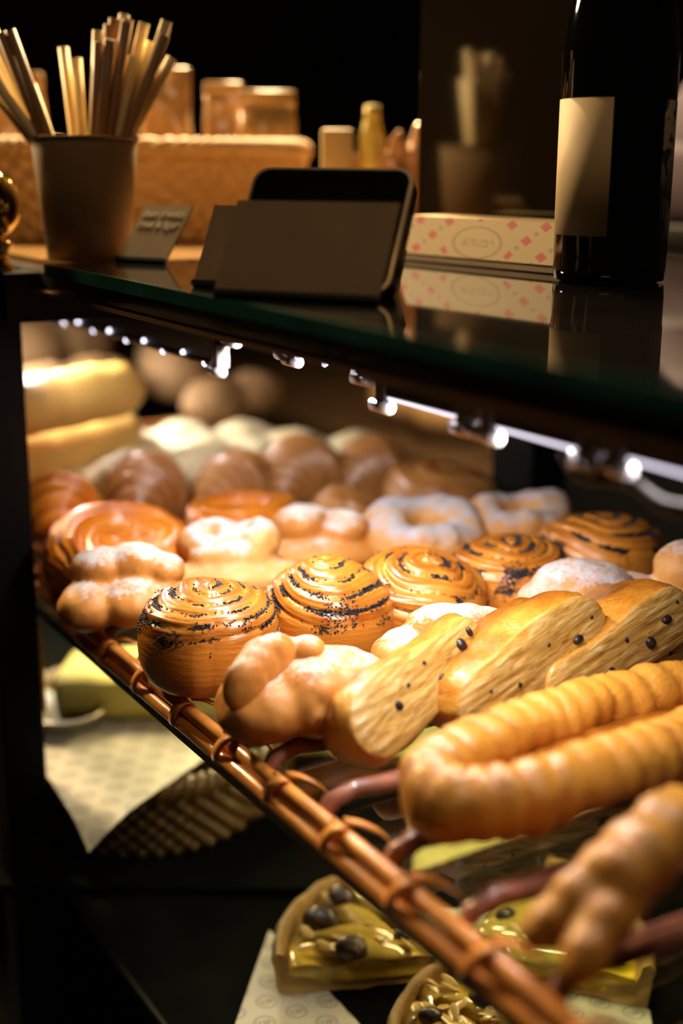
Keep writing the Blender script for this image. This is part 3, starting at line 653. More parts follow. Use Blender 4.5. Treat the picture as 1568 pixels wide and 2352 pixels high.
croissant(338, 1140, .962, .13, .040, 1.1, 4, M_CROI, 'darkest croissant, in the row behind the large orange danish', .75, seed=3)
croissant(545, 1128, .960, .13, .038, 1.1, 5, M_CROM, 'brown croissant in the middle, behind the hollow danish', .2, seed=4)
croissant(690, 1100, .965, .14, .042, 1.2, 6, M_CROM, 'largest ridged brown croissant in the rear row', .5, seed=5)
croissant(850, 1085, .965, .13, .038, 1.2, 5, M_CROM, 'ridged brown croissant at the right end of the rear row', .2, seed=6)
def horned():
    parts = []
    def arm(p, q, r0, r1, n):
        p, q = np.array(p), np.array(q)
        for k in range(n):
            f = k / (n - 1); c_ = p + (q - p) * f; r = (r0 + (r1 - r0) * f) * (1 + .12 * math.sin(k * 2.1)); parts.append((*c_, r, r, r))
    o_ = spot(1440, 2010, ZP)
    arm(spot(1560, 1890, .975) - o_, spot(1420, 2010, .966) - o_, .019, .019, 7); arm(spot(1430, 2000, .966) - o_, spot(1235, 2140, .945) - o_, .019, .010, 9)
    arm(spot(1430, 2020, .962) - o_, spot(1330, 2225, .942) - o_, .017, .010, 9)
    V, Fc, _ = blob(parts, .003, 3, (), .0025, 45, 3, None)
    t_ = tag(obj('horned_pastry', (V, Fc, {'bake_shade': .4 * np.clip(nz(V, 50, 2), 0, 1)}), M_BOAT, None, xf(o_)), 'blurred golden pastry with two hooked horns close to the camera', 'pastry')
horned()

# ------------------------------------------------------------------ breads at the far end
def bread(px, py, zc, parts, label, mat, rz=0, base=ZP, voxel=.005, name='bread_roll', group='breads in the far bay', seed=1, amp=.002, rx=0, ry=0, nscale=35, cat='bread'):
    V, Fc, _ = blob(parts, voxel, 5, (), amp, nscale, seed); c = spot(px, py, zc); zt = V[:, 2] / V[:, 2].max()
    return tag(obj(name, (V, Fc, {'bake_shade': .3 * (1 - sst(0, .5, zt)) + .12 * sst(.7, 1, zt)}), mat, None, xf((c[0], c[1], base), rz, rx, ry)), label, cat, group)
def stick(L, r): return [(x, 0, r, r * 1.25, r * (1.12 - .25 * abs(x / L) * 2 * .5), r) for x in np.linspace(-L / 2, L / 2, 9)]
bread(118, 1030, .990, stick(.19, .034), 'lower golden bread stick beside the front post', M_LOAF, rz=.42, seed=3, base=ZP + .026, name='bread_stick')
bread(102, 925, 1.056, stick(.20, .033), 'upper golden bread stick with a bright crust', M_LOAF, rz=.40, base=ZP + .093, seed=5, name='bread_stick')
bread(258, 1050, .955, stick(.07, .026), 'short pale bread stick right of the golden stack', M_LOAF, rz=.45, seed=6, name='bread_stick')
bread(100, 1090, .97, [(0, 0, .022, .042, .036, .022), (.02, .014, .022, .03, .03, .02)], 'orange bread roll between the front post and the seeded roll', M_LOAF, rz=.6, seed=8)
bread(222, 1095, .955, [(0, 0, .022, .052, .042, .024)], 'seeded bread roll left of the darkest croissant', M_SESA, rz=.5, seed=9, amp=.003, nscale=90)
bread(385, 1075, .975, [(-.03, 0, .03, .05, .04, .028), (.04, 0, .03, .05, .038, .026)], 'long seeded bread behind the darkest croissant', M_SESA, rz=-.2, seed=10, amp=.003, nscale=90, base=ZP + .012)
for k, (px, py, rz, w, lab) in enumerate([(385, 985, -.3, .92, 'pale cheese pastry left of the long row'), (530, 985, -.25, .88, 'pale cheese pastry with a creamy top, second in the row'),
                                           (655, 1005, -.3, .88, 'yellow cheese pastry in the middle of the row'), (790, 1012, -.3, .95, 'yellow cheese pastry at the right end of the row'), (470, 1040, -.2, .9, 'creamy pastry in front of the pale cheese pastries')]):
    bread(px, py, .985, [(-.045 * w, 0, .03, .045 * w, .045, .026), (.02 * w, .005, .034, .05 * w, .045, .03), (.05 * w, -.01, .03, .03, .035, .024)], lab, M_CHEE, rz=rz, base=ZP, seed=20 + k, amp=.004, name='cheese_pastry', group='cheese pastries in the far bay', cat='pastry')
for k, (x, y, sc_, rz, lab) in enumerate([(.74, 2.20, 1.35, .6, 'big brown loaf high in the far corner'), (.88, 1.98, 1.15, 1.2, 'brown loaf behind the golden bread sticks'), (.865, 1.73, .8, .3, 'reddish brown loaf behind the pale cheese pastries'), (.78, 2.46, 1.45, 1.0, 'farthest pale loaf under the divider rail'), (.66, 1.86, 1.0, .3, 'low brown loaf right behind the golden bread sticks')]):
    V, Fc, _ = blob([(-.05 * sc_, 0, .045 * sc_, .07 * sc_, .05 * sc_, .045 * sc_), (.05 * sc_, 0, .045 * sc_, .07 * sc_, .05 * sc_, .044 * sc_)], .008, 5, (), .005, 20, 30 + k)
    tag(obj('brown_loaf', (V, Fc, {'bake_shade': .3 * np.clip(nz(V, 25, k), 0, 1)}), M_BRED, None, xf((x, y, ZP), rz)), lab, 'bread', 'brown loaves at the far end')

# ------------------------------------------------------------------ lower shelf: cake on a paper lined basket, fruit tarts
def woven_basket(rx, ry, h, flare, mat, rows, stakes, p=2.6, nn=240):
    rings = []
    for i, f in enumerate(np.linspace(0, 1, rows * 6)):
        k = 1 - flare * (1 - f); pts = []
        for q in range(nn):
            u = 2 * math.pi * q / nn; cx, sy = math.cos(u), math.sin(u)
            x = math.copysign(abs(cx) ** (2 / p), cx) * rx * k; y = math.copysign(abs(sy) ** (2 / p), sy) * ry * k
            row = int(f * rows * .9999); ph = f * rows - row
            wv = .0038 * math.sin(stakes * u + math.pi * (row % 2)) + .0022 * math.sin(math.pi * ph)
            pts.append((x + cx * wv, y + sy * wv, f * h))
        rings.append(pts)
    inner = [[(x * .93, y * .93, z) for x, y, z in rings[-1]], [(x * .90, y * .90, .004) for x, y, z in rings[0]]]
    wall = loft(rings + inner, True, True, True)
    R = [(math.copysign(abs(math.cos(u)) ** (2 / p), math.cos(u)) * rx * .975, math.copysign(abs(math.sin(u)) ** (2 / p), math.sin(u)) * ry * .975, h + .002) for u in np.arange(nn) * 2 * math.pi / nn]
    strands = []
    for s in range(3):
        pts = [(x + .006 * math.cos(i * .62 + s * 2.09) * math.cos(i * 2 * math.pi / nn), y + .006 * math.cos(i * .62 + s * 2.09) * math.sin(i * 2 * math.pi / nn), z + .006 * math.sin(i * .62 + s * 2.09)) for i, (x, y, z) in enumerate(R)]
        strands.append(tube(pts, .0062, 7, closed=True))
    return wall, join(*strands)
bc = np.array([.50, 1.25])
wall, rim = woven_basket(.155, .17, .075, .10, M_WICD, 8, 44)
t = thing('dark_wicker_basket', 'dark wicker basket on the lower shelf, lined with printed paper', 'basket', xf((bc[0], bc[1], ZL), .5))
obj('woven_wall', wall, M_WICD, t); obj('braided_rim', rim, M_WICD, t)
def paper(name, label, corner, e1, e2, z, droop, group=None):
    """sheet whose near corner hangs down over an edge"""
    e1, e2 = np.array(e1), np.array(e2); n = 28; V = []
    for i in range(n):
        for j in range(n):
            a, b = i / (n - 1), j / (n - 1); p = a * e1 + b * e2
            d = max(0, .16 - (a * 1.0 + b * 1.0)); V.append((p[0] + .0, p[1], -droop * (d / .16) ** 1.3 + .0012 * math.sin(9 * a + 4 * b)))
    Fc = [(i * n + j, (i + 1) * n + j, (i + 1) * n + j + 1, i * n + j + 1) for i in range(n - 1) for j in range(n - 1)]
    top = np.array(V); bot = top - np.array([0, 0, .0004])
    V2, F2 = join((top, Fc), (bot, [f[::-1] for f in Fc]))
    return tag(obj(name, (V2, F2), M_PAPER, None, xf((corner[0], corner[1], z))), label, 'paper', group)
pt = spot(203, 1958, .713)
paper('printed_paper_sheet', 'printed wax paper lining the dark wicker basket, one corner hanging down', pt, (.34, .215), (.025, .30), ZL + .103, .010, 'printed wax papers')
q = spot(300, 1620, .72)
V, Fc = box(-.075, .115, -.055, .055, 0, .045, .012)
bm = bmesh.new(); me_ = bpy.data.meshes.new('c'); me_.from_pydata([tuple(v) for v in V], [], Fc); bm.from_mesh(me_); bmesh.ops.subdivide_edges(bm, edges=bm.edges[:], cuts=6, use_grid_fill=True)
V = np.array([tuple(v.co) for v in bm.verts]); bm.verts.index_update(); Fc = [[v.index for v in f.verts] for f in bm.faces]; bm.free(); bpy.data.meshes.remove(me_)
V[:, 2] += .004 * nz(V, 30, 2) * (V[:, 2] > .03); V[:, :2] += .003 * np.stack([nz(V, 25, 3), nz(V, 25, 4)], 1)
tag(obj('sponge_cake', (V, Fc, {'bake_shade': .5 * (1 - sst(.0, .035, V[:, 2]))}), M_CAKE, None, xf((q[0], q[1], ZL + .1055), -.55)), 'yellow sponge cake slab on printed paper beneath the tray', 'cake')
q = spot(150, 1690, .71)
tag(obj('foil_dish', join(lathe([(.03, 0), (.042, .016), (.045, .017), (.043, .019), (.029, .003)], 40)), M_STEEL, None, xf((q[0], q[1], ZL + .1055))), 'crinkled silver foil dish beside the front post', 'dish')
g0 = spot(330, 2032, ZL + .012); g1 = spot(690, 2036, ZL + .012); dv = g1 - g0
t = tag(obj('glass_board', box(-.20, .26, 0, .30, 0, .010, .001), M_MATT, None, xf((g0[0] + .06 * 0, g0[1], ZL), math.atan2(dv[1], dv[0])), smooth=False), 'dark glass board with a gleaming edge under the wicker basket', 'board')
for ob in bpy.data.objects:
    if ob.name.startswith('dark_wicker_basket'): ob.location.z += .0105
# fruit tarts
def tart(apex, a0, a1, R, label, mat_fill, seed, pears, almonds, prunes, z=ZL + .001):
    t = thing('pear_tart_slice', label, 'tart', xf((apex[0], apex[1], z)), 'pear tarts on printed paper'); n = 44; H = .024; rg = random.Random(seed)
    A = np.linspace(a0, a1, n)
    prof = [(.0, .001), (R * .5, .001), (R * .96, .0), (R, .004), (R * 1.02, .026), (R * 1.03, .036), (R * .985, .041), (R * .945, .034), (R * .925, .020), (R * .5, .008), (.0, .008)]
    prof = catmull(prof, 46)
    rings = [np.stack([r * np.cos(A), r * np.sin(A), np.full(n, zz)], 1) for r, zz in prof]
    V, Fc = loft(rings, False, False, False)
    m = len(prof)
    Fc += [tuple(i * n for i in range(m))[::-1], tuple(i * n + n - 1 for i in range(m))]
    V = V + np.stack([nz(V, 60, seed), nz(V, 60, seed + 1), nz(V, 55, seed + 2)], 1) * .0022
    obj('crust', (V, Fc, {'bake_shade': .35 * sst(.02, .04, V[:, 2])}), M_TCRU, t)
    rr = np.linspace(.004, R * .935, 30); rings = [np.stack([r * np.cos(A), r * np.sin(A), .026 + .0035 * np.sin(A * 9 + r * 120) * math.sin(r / R * 3.1)], 1) for r in rr]
    bot = [np.stack([r * np.cos(A), r * np.sin(A), np.full(n, .009)], 1) for r in rr[::-1]]
    V, Fc = loft(rings + bot, False, False, False, True); mm = len(rings) * 2
    Fc += [tuple(i * n for i in range(mm))[::-1], tuple(i * n + n - 1 for i in range(mm))]
    obj('custard', (V, Fc), mat_fill, t, smooth=True)
    for k in range(pears):
        a = a0 + (a1 - a0) * (k + .5) / pears + rg.uniform(-.05, .05); r = R * rg.uniform(.42, .62)
        q = IC3_V * np.array([R * .30, R * .10, .009]); q[:, 1] *= 1 - .45 * (q[:, 0] / (R * .30)); q[:, 2] = np.where(q[:, 2] < 0, q[:, 2] * .3, q[:, 2])
        obj('pear_slice', (q, IC3_F), M_PEAR, t, xf((r * math.cos(a), r * math.sin(a), .029), a + rg.uniform(-.3, .3), rg.uniform(-.2, .2)))
    for k in range(almonds):
        a = rg.uniform(a0 + .08, a1 - .08); r = R * math.sqrt(rg.uniform(.02, .8)); q = IC3_V * np.array([.0085, .0045, .0012])
        obj('almond_flake', (q, IC3_F), M_ALMD, t, xf((r * math.cos(a), r * math.sin(a), .036 + rg.uniform(-.003, .003)), rg.uniform(0, 6), rg.uniform(-.5, .5), rg.uniform(-.5, .5)))
    for (r, f, s) in prunes:
        a = a0 + (a1 - a0) * f; q = IC3_V * np.array([.015, .012, .010]) * s; q = q * (1 + .16 * nz(q, 130, seed))[:, None]
        obj('prune', (q, IC3_F), M_PRUN, t, xf((R * r * math.cos(a), R * r * math.sin(a), .036), a))
    return t
ap = spot(1010, 2255, ZL); c1 = spot(640, 2290, ZL); c2 = spot(730, 2030, ZL + .03); R = np.linalg.norm((c1 - ap)[:2])
a_c1 = math.atan2(*(c1 - ap)[1::-1]); a_c2 = math.atan2(*(c2 - ap)[1::-1])
da = (a_c2 - a_c1 + math.pi) % (2 * math.pi) - math.pi; da += math.copysign(.3, da)
tart(ap, min(a_c1, a_c1 + da), max(a_c1, a_c1 + da), R, 'pear tart wedge with burnt prunes at its rim, left of the tray rail', M_CUST, 5, 4, 22, [(.80, .30, 1.0), (.78, .60, 1.2), (.55, .95, 1.0), (.25, .5, .5)])
ap2 = spot(1130, 2165, ZL); ap2[0] += .0
tart(spot(1240, 2470, ZL), 1.15, 2.75, .115, 'glossy almond tart wedge at the bottom edge of the picture', M_CUST, 9, 3, 34, [(.5, .4, .9), (.75, .75, .7), (.85, .2, .7)])
tart((.605, .80), -.85, .35, .165, 'bright yellow fruit tart seen beneath the tray rods', M_CUSTY, 13, 4, 18, [(.35, .75, .7), (.8, .15, .9)])
pc = spot(500, 2470, ZL)
e1 = spot(1400, 2420, ZL) - pc; e2 = spot(622, 2125, ZL) - pc
paper('printed_paper_sheet', 'printed wax paper under the pear tart wedge', pc, e1[:2] * 1.12, e2[:2] * 1.05, ZL + .0006, 0, 'printed wax papers')
tag(obj('paper_liner', box(0, .27, 0, .50, 0, .0008), plain('cream_liner_paper', (.72, .60, .22), .6, var=.1), None, xf((.66, .955, ZL), .05), smooth=False), 'pale cream paper liner on the lower shelf glimpsed through the tray', 'paper')

# ------------------------------------------------------------------ on the counter
# cup with straws
cp = spot(205, 592, ZT); CZ = ZT
t = thing('paper_cup', 'plain brown paper cup holding a bunch of straws', 'cup', xf((cp[0], cp[1], CZ)))
obj('cup_wall', lathe([(.0345, .001), (.0345, 0), (.036, .0), (.0455, .1005), (.0445, .1015), (.0345, .004), (.001, .004)], 64, False, False), M_CUPP, t)
obj('rolled_rim', tube([(.0453 * math.cos(a), .0453 * math.sin(a), .1015) for a in np.arange(64) * 2 * math.pi / 64], .0016, 8, closed=True), M_CUPP, t)
right = RGT * 1.0; hx = np.array([_r[0], _r[1], 0]); hd = np.array([_h[0], _h[1], 0])
def straw(tx, ty, dep, kind, label, r=.0042, bx=None, bd=0.0):
    """from the cup's floor to a mouth at (sideways, height, depth) from the cup's axis"""
    base = np.array([cp[0], cp[1], CZ + .006]); top = base + hx * tx + hd * dep + np.array([0, 0, ty])
    # keep inside the rim where it leaves the cup
    f = .096 / ty; b_off = np.array([tx, dep]) * 0
    side = np.array([tx, dep]); nrm = np.linalg.norm(side); lim = .0385
    if nrm * f > lim:
        k = (lim - nrm * f) / (1 - f) / nrm; b_off = side * k
        if np.linalg.norm(b_off) > .029: b_off *= .029 / np.linalg.norm(b_off)
    b = base + hx * b_off[0] + hd * b_off[1]
    d = (top - b); L = np.linalg.norm(d); n = 14; a = np.arange(n) * 2 * math.pi / n
    rings = [np.stack([rr * np.cos(a), rr * np.sin(a), np.full(n, zz)], 1) for rr, zz in ((r, 0), (r, L * .5), (r, L), (r * .82, L), (r * .82, L * .5), (r * .82, 0))]
    g = loft(rings, True, False, False, True)
    m = Matrix.Translation(Vector(b)) @ Vector(d).to_track_quat('Z', 'Y').to_matrix().to_4x4()
    tag(obj('paper_straw', g, M_STRC if kind == 'c' else M_STRB, None, m), label, 'straw', 'straws in the paper cup')
KX = depth_of([cp[0], cp[1], 1.33]) / F_PX
def straw_px(px, py, dep, kind, label, r=.0046): straw((px - 211) * KX * 1.02, (592 - py) * KX * 1.03 - .016, dep, kind, label, r)
for a in [(18, 72, .00, 'c', 'thick pale straw leaning far left, tallest of the left group', .0048), (8, 118, .012, 'c', 'pale straw leaning left behind the thick one'), (-12, 130, -.02, 'c', 'pale straw leaning left at the picture edge'), (-30, 150, -.005, 'c', 'lowest pale straw leaning out to the left'),
          (50, 86, -.02, 'b', 'brown straw leaning left, first of the brown pair'), (72, 82, -.024, 'b', 'brown straw leaning left, second of the brown pair'), (60, 120, .0, 'c', 'pale straw beside the brown pair', .005), (90, 190, .012, 'c', 'short pale straw behind the brown pair', .005),
          (163, 108, .02, 'c', 'upright pale straw standing alone in the gap', .0046), (196, 132, .012, 'c', 'shorter upright pale straw right of the lone one', .0046), (252, 76, .0, 'c', 'pale straw leaning right along the gap'), (262, 104, -.018, 'b', 'brown straw at the left side of the tall bunch'),
          (272, 62, .012, 'b', 'brown straw in the tall bunch behind'), (282, 48, .016, 'b', 'second tallest brown straw in the bunch'), (303, 38, .02, 'c', 'tallest straw in the middle of the bunch'), (288, 100, -.024, 'b', 'short brown straw facing front in the bunch'), (322, 62, -.015, 'b', 'dark brown straw in front of the tallest straw'),
          (318, 52, .004, 'b', 'brown straw with a bright mouth right of the tallest'), (350, 58, .012, 'c', 'pale straw right of the tall bunch'), (362, 96, .018, 'c', 'pale straw behind on the right side', .005), (404, 56, .0, 'c', 'tall straw leaning far right'), (398, 64, .014, 'b', 'brown straw leaning far right behind the tall one'),
          (404, 88, -.014, 'b', 'brown straw leaning right, lower than the tall one'), (408, 130, .016, 'c', 'lowest pale straw leaning right', .0048), (330, 130, .0, 'c', 'pale straw low between the right straws', .005), (240, 120, .02, 'c', 'pale straw behind the brown straws', .005)]:
    straw_px(*a)

# golden basket with cellophane bags
bd = np.array([.709, 1.208]) - np.array([.426, 1.38]); ba = math.atan2(bd[1], bd[0])
BC = np.array([.585, 1.433]); wall, rim = woven_basket(.205, .115, .094, .14, M_WICK, 9, 54, 4.0, 360)
t = thing('wicker_basket', 'long golden wicker basket full of bags behind the paper cup', 'basket', xf((BC[0], BC[1], ZT), ba))
obj('woven_wall', wall, M_WICK, t); obj('braided_rim', rim, M_WICK, t)
def bag(u, v, wdt, h, rz, seed, label, z0=.02):
    p = np.array([BC[0], BC[1]]) + np.array([math.cos(ba) * u - math.sin(ba) * v, math.sin(ba) * u + math.cos(ba) * v])
    t = thing('cellophane_bag', label, 'bag', xf((p[0], p[1], ZT + z0), ba + rz), 'bags in the golden basket'); rings = []; n = 56
    for f in np.linspace(0, 1, 26):
        th = .036 * (math.sin(math.pi * min(f * .9 + .08, 1)) ** .6) * (1 - f) ** .35 + .0015; wd = wdt / 2 * (1 - .18 * f)
        a = np.arange(n) * 2 * math.pi / n; x = np.sign(np.cos(a)) * np.abs(np.cos(a)) ** .6 * wd; y = np.sign(np.sin(a)) * np.abs(np.sin(a)) ** .8 * th
        rings.append(np.stack([x, y, np.full(n, f * h)], 1))
    V, Fc = loft(rings, True, True, True); V = V + np.stack([nz(V, 22, seed) * .003, nz(V, 30, seed + 1) * .009, nz(V, 26, seed + 2) * .003], 1)
    obj('film', (V, Fc), M_FILM, t)
    obj('folded_top', apply(box(-wdt * .42, wdt * .42, -.006, .006, 0, .020, .003), xf((0, 0, h - .012))), M_FILM, t)
bag(.051, -.02, .066, .155, .06, 3, 'tallest cellophane bag, right behind the straws')
bag(.113, .0, .052, .141, -.10, 5, 'cellophane bag with a slanted fold, middle of the three')
bag(.163, -.03, .074, .131, .03, 7, 'wide cellophane bag with bright glints, right of the three')
bag(-.128, .00, .095, .150, .05, 9, 'cellophane bag behind the left straws')
tag(obj('cream_tag', box(-.016, .016, -.004, .004, 0, .115, .0035), M_CREAM, None, xf((.703, 1.164, ZT + .001), ba, .12)), 'cream rounded board standing behind the black tablet', 'board')
t = thing('small_bottle', 'small yellow green bottle behind the tablet', 'bottle', xf((.787, 1.231, ZT)))
obj('bottle_body', lathe([(.001, 0), (.013, 0), (.014, .01), (.0125, .09), (.0135, .108), (.009, .126)], 24, True, False), M_YELG, t); obj('cap', lathe([(.009, .124), (.008, .142), (.001, .143)], 20), M_YELG, t)
for k, (dx, dy, s, lab) in enumerate([(.803, 1.214, 1.0, 'wrapped amber sweet bag right of the small bottle'), (.824, 1.205, 1.05, 'wrapped sweet bag with a round glint near the dark panel'), (.838, 1.180, .85, 'wrapped sweet bag closest to the dark panel'), (.763, 1.245, .8, 'wrapped sweet bag between the cream board and small bottle')]):
    V, Fc, _ = blob([(0, 0, .05 * s, .022 * s, .018, .05 * s), (.006, 0, .09 * s, .012, .010, .03 * s)], .004, 3, (), .005, 60, 40 + k)
    tag(obj('sweet_bag', (V, Fc), M_AMBR, None, xf((dx, dy, ZT + .0), ba)), lab, 'bag', 'wrapped sweet bags')

# cards and tablet
def frame_at(o, xdir, lean):
    x = np.array([xdir[0], xdir[1], 0]); x /= np.linalg.norm(x); back = np.array([-x[1], x[0], 0])
    y = back * math.sin(lean) + np.array([0, 0, 1]) * math.cos(lean); zf = np.cross(x, y)
    return Matrix(((x[0], y[0], zf[0], o[0]), (x[1], y[1], zf[1], o[1]), (x[2], y[2], zf[2], o[2]), (0, 0, 0, 1)))
k0 = np.array(spot(500, 682, ZT)); k1 = np.array(spot(872, 699, ZT)); Wc = np.linalg.norm(k1 - k0); LEAN = math.radians(34)
kd = (k1 - k0) / Wc; m = frame_at(k0 - kd * .003 + [0, 0, .0012], kd[:2], LEAN); Wc2 = Wc + .002
t = thing('price_card', 'large blank grey brown card leaning on the black tablet', 'card', m, 'cards on the counter')
obj('card_sheet', box(0, Wc2, 0, .068, -.001, .001), M_CARD, t, smooth=False); obj('card_foot', box(0, Wc2, -.001, .0022, -.0012, .0045), M_CARDE, t, smooth=False)
b0 = np.array(spot(444, 660, ZT)); m = frame_at(b0 + [0, 0, .0012], (k1 - k0)[:2], LEAN)
t = thing('price_card', 'smaller blank card standing behind the left side of the large card', 'card', m, 'cards on the counter')
obj('card_sheet', box(0, .052, 0, .062, -.001, .001), M_CARD, t, smooth=False); obj('card_foot', box(0, .052, -.001, .0022, -.0012, .0045), M_CARDE, t, smooth=False)
xd = (k1 - k0)[:2] / Wc; bk = np.array([-xd[1], xd[0]])
o = np.array([k0[0], k0[1], ZT + .003]); o[:2] += xd * (-.010) + bk * .030
m = frame_at(o, xd, LEAN)
t = thing('tablet', 'black glossy tablet with a bright metal rim propped behind the large card', 'tablet', m)
def rrect(w_, h_, r, z, n=10):
    P = []
    for cx, cy, a0 in ((w_ - r, h_ - r, 0), (r, h_ - r, 90), (r, r, 180), (w_ - r, r, 270)):
        for k in range(n): a = math.radians(a0 + 90 * k / (n - 1)); P.append((cx + r * math.cos(a), cy + r * math.sin(a), z))
    return np.array(P)
TW, TH_ = .112, .0905
def inset(P, d): c_ = P.mean(0); return np.array([p + (c_ - p) / np.linalg.norm(c_ - p) * d for p in P])
obj('back_shell', loft([rrect(TW, TH_, .011, -.014), rrect(TW, TH_, .011, -.002)], True, True, True), M_TABL, t, smooth=False)
obj('screen', loft([inset(rrect(TW, TH_, .011, .0006), .003), inset(rrect(TW, TH_, .011, .0012), .0035)], True, True, True), M_TABL, t, smooth=False)
obj('metal_rim', loft([rrect(TW, TH_, .011, -.002), rrect(TW, TH_, .011, .0008), inset(rrect(TW, TH_, .011, .0008), .0022), inset(rrect(TW, TH_, .011, -.002), .0022)], True, False, False, True), M_STEEL, t, smooth=False)
obj('stand_leg', apply(box(TW - .03, TW - .012, .0, .06, -.05, -.014, .002), Matrix.Identity(4)), M_TABL, t, smooth=False)
# hand-lettered price card
d0 = np.array(spot(268, 602, ZT)); d1 = np.array(spot(366, 622, ZT)); Wp = np.linalg.norm((d1 - d0)[:2])
xq = np.array(on := (d1 - d0))[:2] / Wp
def text_geo(s, size):
    cu = bpy.data.curves.new('t', 'FONT'); cu.body = s; cu.size = size; cu.extrude = .0002; cu.shear = .15; cu.offset = .0001
    o = bpy.data.objects.new('t', cu); COL.objects.link(o); dg = bpy.context.evaluated_depsgraph_get(); me = bpy.data.meshes.new_from_object(o.evaluated_get(dg))
    V = np.array([tuple(v.co) for v in me.vertices]); Fc = [tuple(p.vertices) for p in me.polygons]; bpy.data.objects.remove(o); return V, Fc
c_n = np.array([.3, -.2]); PWD = .036
x_dir = np.array([.86, -.51]); bq = d0.copy()
m = frame_at(np.array([d0[0], d0[1], ZT + .001]), (.50, -.86), math.radians(44))
t = thing('chalk_price_card', 'small slanted dark card with two handwritten chalk lines beside the cup', 'card', m, 'cards on the counter')
PW, PH = .050, .062
obj('card_sheet', box(0, PW, 0, PH, -.001, .001), M_CARD, t, smooth=False); obj('card_foot', box(0, PW, -.001, .0022, -.0012, .004), M_CARDE, t, smooth=False)
for s, y in (('bun freska', PH - .0135), ('rivet & figur', PH - .0255)):
    V, Fc = text_geo(s, .0105); V[:, 0] *= (PW - .008) / V[:, 0].max()
    obj('chalk_writing', apply((V, Fc), xf((.004, y, .0013))), M_CHALK, t, smooth=False)

# patterned box
q0 = np.array(spot(905, 596, ZT)); q1 = np.array(spot(1300, 634, ZT)); Lb = np.linalg.norm((q1 - q0)[:2]); m = frame_at(np.array([*((q0 + q1) / 2)[:2], ZT + .0005]), (q1 - q0)[:2], 0)
X4 = m.copy()
for i in range(3): X4[i][1], X4[i][2] = -m[i][2], m[i][1]          # local x along the box, y into it, z up
t = thing('patterned_box', 'cream box with pink diamonds and an oval emblem beside the bottle', 'box', X4)
h = Lb / 2
def prism(x0, x1, y0, y1, z0, z1, sl):
    V = [(x0, y0, z0), (x1, y0, z0), (x1, y1, z0), (x0, y1, z0), (x0 + sl, y0 + sl * .55, z1), (x1 - sl, y0 + sl * .55, z1), (x1 - sl, y1, z1), (x0 + sl, y1, z1)]
    return np.array(V), [(3, 2, 1, 0), (4, 5, 6, 7), (0, 1, 5, 4), (1, 2, 6, 5), (2, 3, 7, 6), (3, 0, 4, 7)]
obj('box_lid', prism(-h, h, 0, .055, .0062, .0380, .011), M_BOXP, t, smooth=False)
obj('box_tray', box(-h + .001, h - .001, .001, .055, 0, .006, .0006), plain('grey_card_base', (.42, .33, .23), .35, coat=.3), t, smooth=False)

# wine bottle
B = np.array(spot(1396, 646, ZT)); dB = np.array([CAM[0] - B[0], CAM[1] - B[1]]); aB = math.atan2(dB[1], dB[0])
t = thing('wine_bottle', 'black wine bottle with a blank cream label standing on the glossy top', 'bottle', xf((B[0], B[1], ZT + .0005), aB))
prof = [(.001, .004), (.030, .003), (.035, 0), (.0385, .003), (.040, .009), (.040, .085), (.040, .150), (.0392, .166), (.0365, .186), (.0315, .210), (.0255, .232), (.0200, .252), (.0165, .270), (.0150, .290), (.0148, .330)]
obj('bottle_glass', lathe(list(map(tuple, catmull(prof[2:], 90))), 96, True, True), M_BOTT, t)
def wrap(a0, a1, z0, z1, r, n=40):
    A = np.radians(np.linspace(a0, a1, n)); o_ = [np.stack([r * np.cos(A), r * np.sin(A), np.full(n, z)], 1) for z in (z0, z1)]
    i_ = [np.stack([(r - .0002) * np.cos(A), (r - .0002) * np.sin(A), np.full(n, z)], 1) for z in (z1, z0)]
    return loft(o_ + i_, False, False, False, True)
l = obj('front_label', wrap(-88, -4, .033, .125, .0404), M_LABL, t); l['label'] = 'blank cream label'
l = obj('back_label', wrap(52, 110, .030, .124, .0404), M_FLOR, t); l['label'] = 'floral back label'
obj('neck_cap', lathe([(.0160, .285), (.0162, .335), (.001, .336)], 40, False, True), M_BLACK, t)

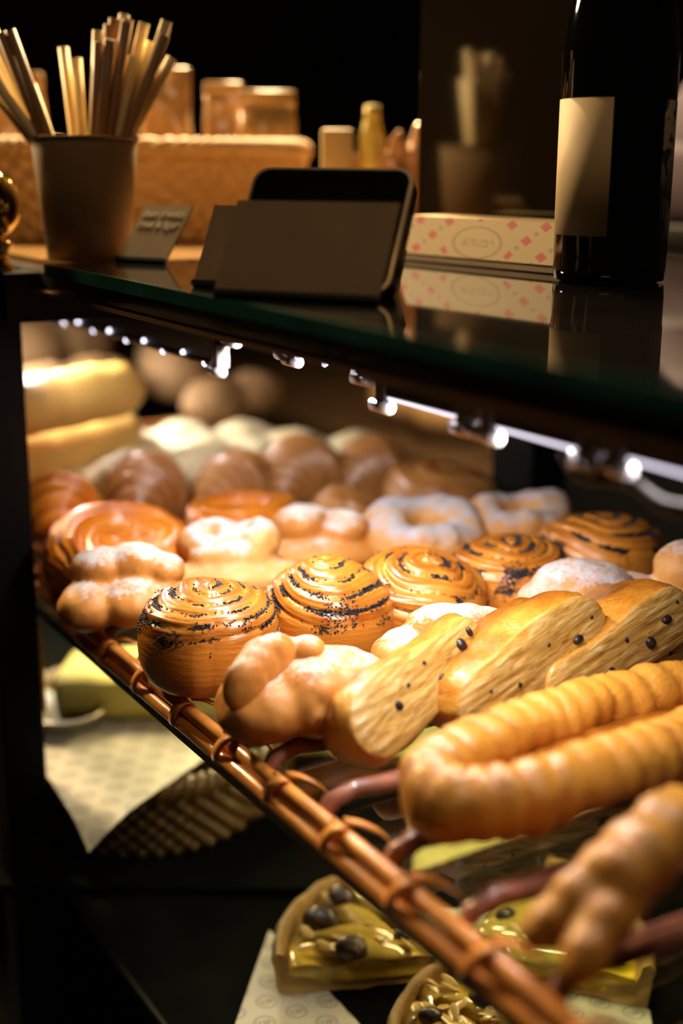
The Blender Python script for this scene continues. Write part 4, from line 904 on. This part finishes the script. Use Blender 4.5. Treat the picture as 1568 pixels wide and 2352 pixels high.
# smoked glass screen standing on the counter
p0, p1 = np.array([.713, 1.036]), np.array([.790, .715]); dp = p1 - p0; Lp = np.linalg.norm(dp) * .72
t = tag(obj('smoked_glass_screen', box(0, Lp, 0, .008, 0, .42, .001), M_PANE, None, xf((p0[0], p0[1], ZT + .0005), math.atan2(dp[1], dp[0])), smooth=False), 'tall smoked glass screen behind the bottle, reflecting the straws', 'screen')
# pale enamel machine beyond the bottle
t = thing('white_machine', 'pale lavender rounded machine seen right of the bottle', 'machine', xf((1.30, 1.14, 1.20), .2))
obj('body', box(-.14, .14, -.25, .12, .035, .13, .02), M_LAVE, t); obj('dome', lathe([(.13, .13), (.125, .17), (.09, .215), (.02, .235), (.001, .236)], 48, False, False), M_LAVE, t); obj('foot', box(-.16, .16, -.27, .14, 0, .035, .004), M_BLACK, t)

# ------------------------------------------------------------------ behind the cabinet
t = thing('back_counter', 'dark wooden counter behind the display cabinet', 'counter', xf((1.75, 1.8, 0)))
obj('worktop', box(-.30, .30, -1.4, 2.2, .70, .74, .004), M_WOOD, t, smooth=False); obj('counter_body', box(-.27, .27, -1.35, 2.15, 0, .70), M_WOOD, t, smooth=False)
t = thing('machine_stand', 'dark stand carrying the pale lavender machine', 'stand', xf((1.30, 1.14, 0)))
obj('stand_top', box(-.17, .17, -.30, .25, 1.17, 1.1995), M_BLACK, t, smooth=False); obj('stand_body', box(-.15, .15, -.28, .22, 0, 1.17), M_BLACK, t, smooth=False)
for k, (x, y, s, rz, lab) in enumerate([(1.62, 2.30, 1.2, .3, 'dim pale loaf on the back counter below the light bars'), (1.60, 1.95, 1.1, -.2, 'dim loaf on the back counter beside the back post'), (1.66, 1.62, 1.3, .2, 'dim brown loaf on the back counter right of the back post'), (1.60, 1.14, 1.0, -.1, 'dim loaf on the back counter at the right picture edge')]):
    V, Fc, _ = blob([(-.07 * s, 0, .05 * s, .09 * s, .06 * s, .05 * s), (.07 * s, 0, .05 * s, .09 * s, .06 * s, .05 * s)], .01, 4, (), .005, 20, 60 + k)
    tag(obj('counter_loaf', (V, Fc), M_BRED, None, xf((x, y, .74), rz + 1.2)), lab, 'bread', 'loaves on the back counter')
lamp('back_fill_light', 'AREA', (1.4, 1.9, 1.9), 6, WARM, (1.65, 1.8, .8), shape='DISK', size=.15)  # added fill that brightens the loaves behind the cabinet, no fixture
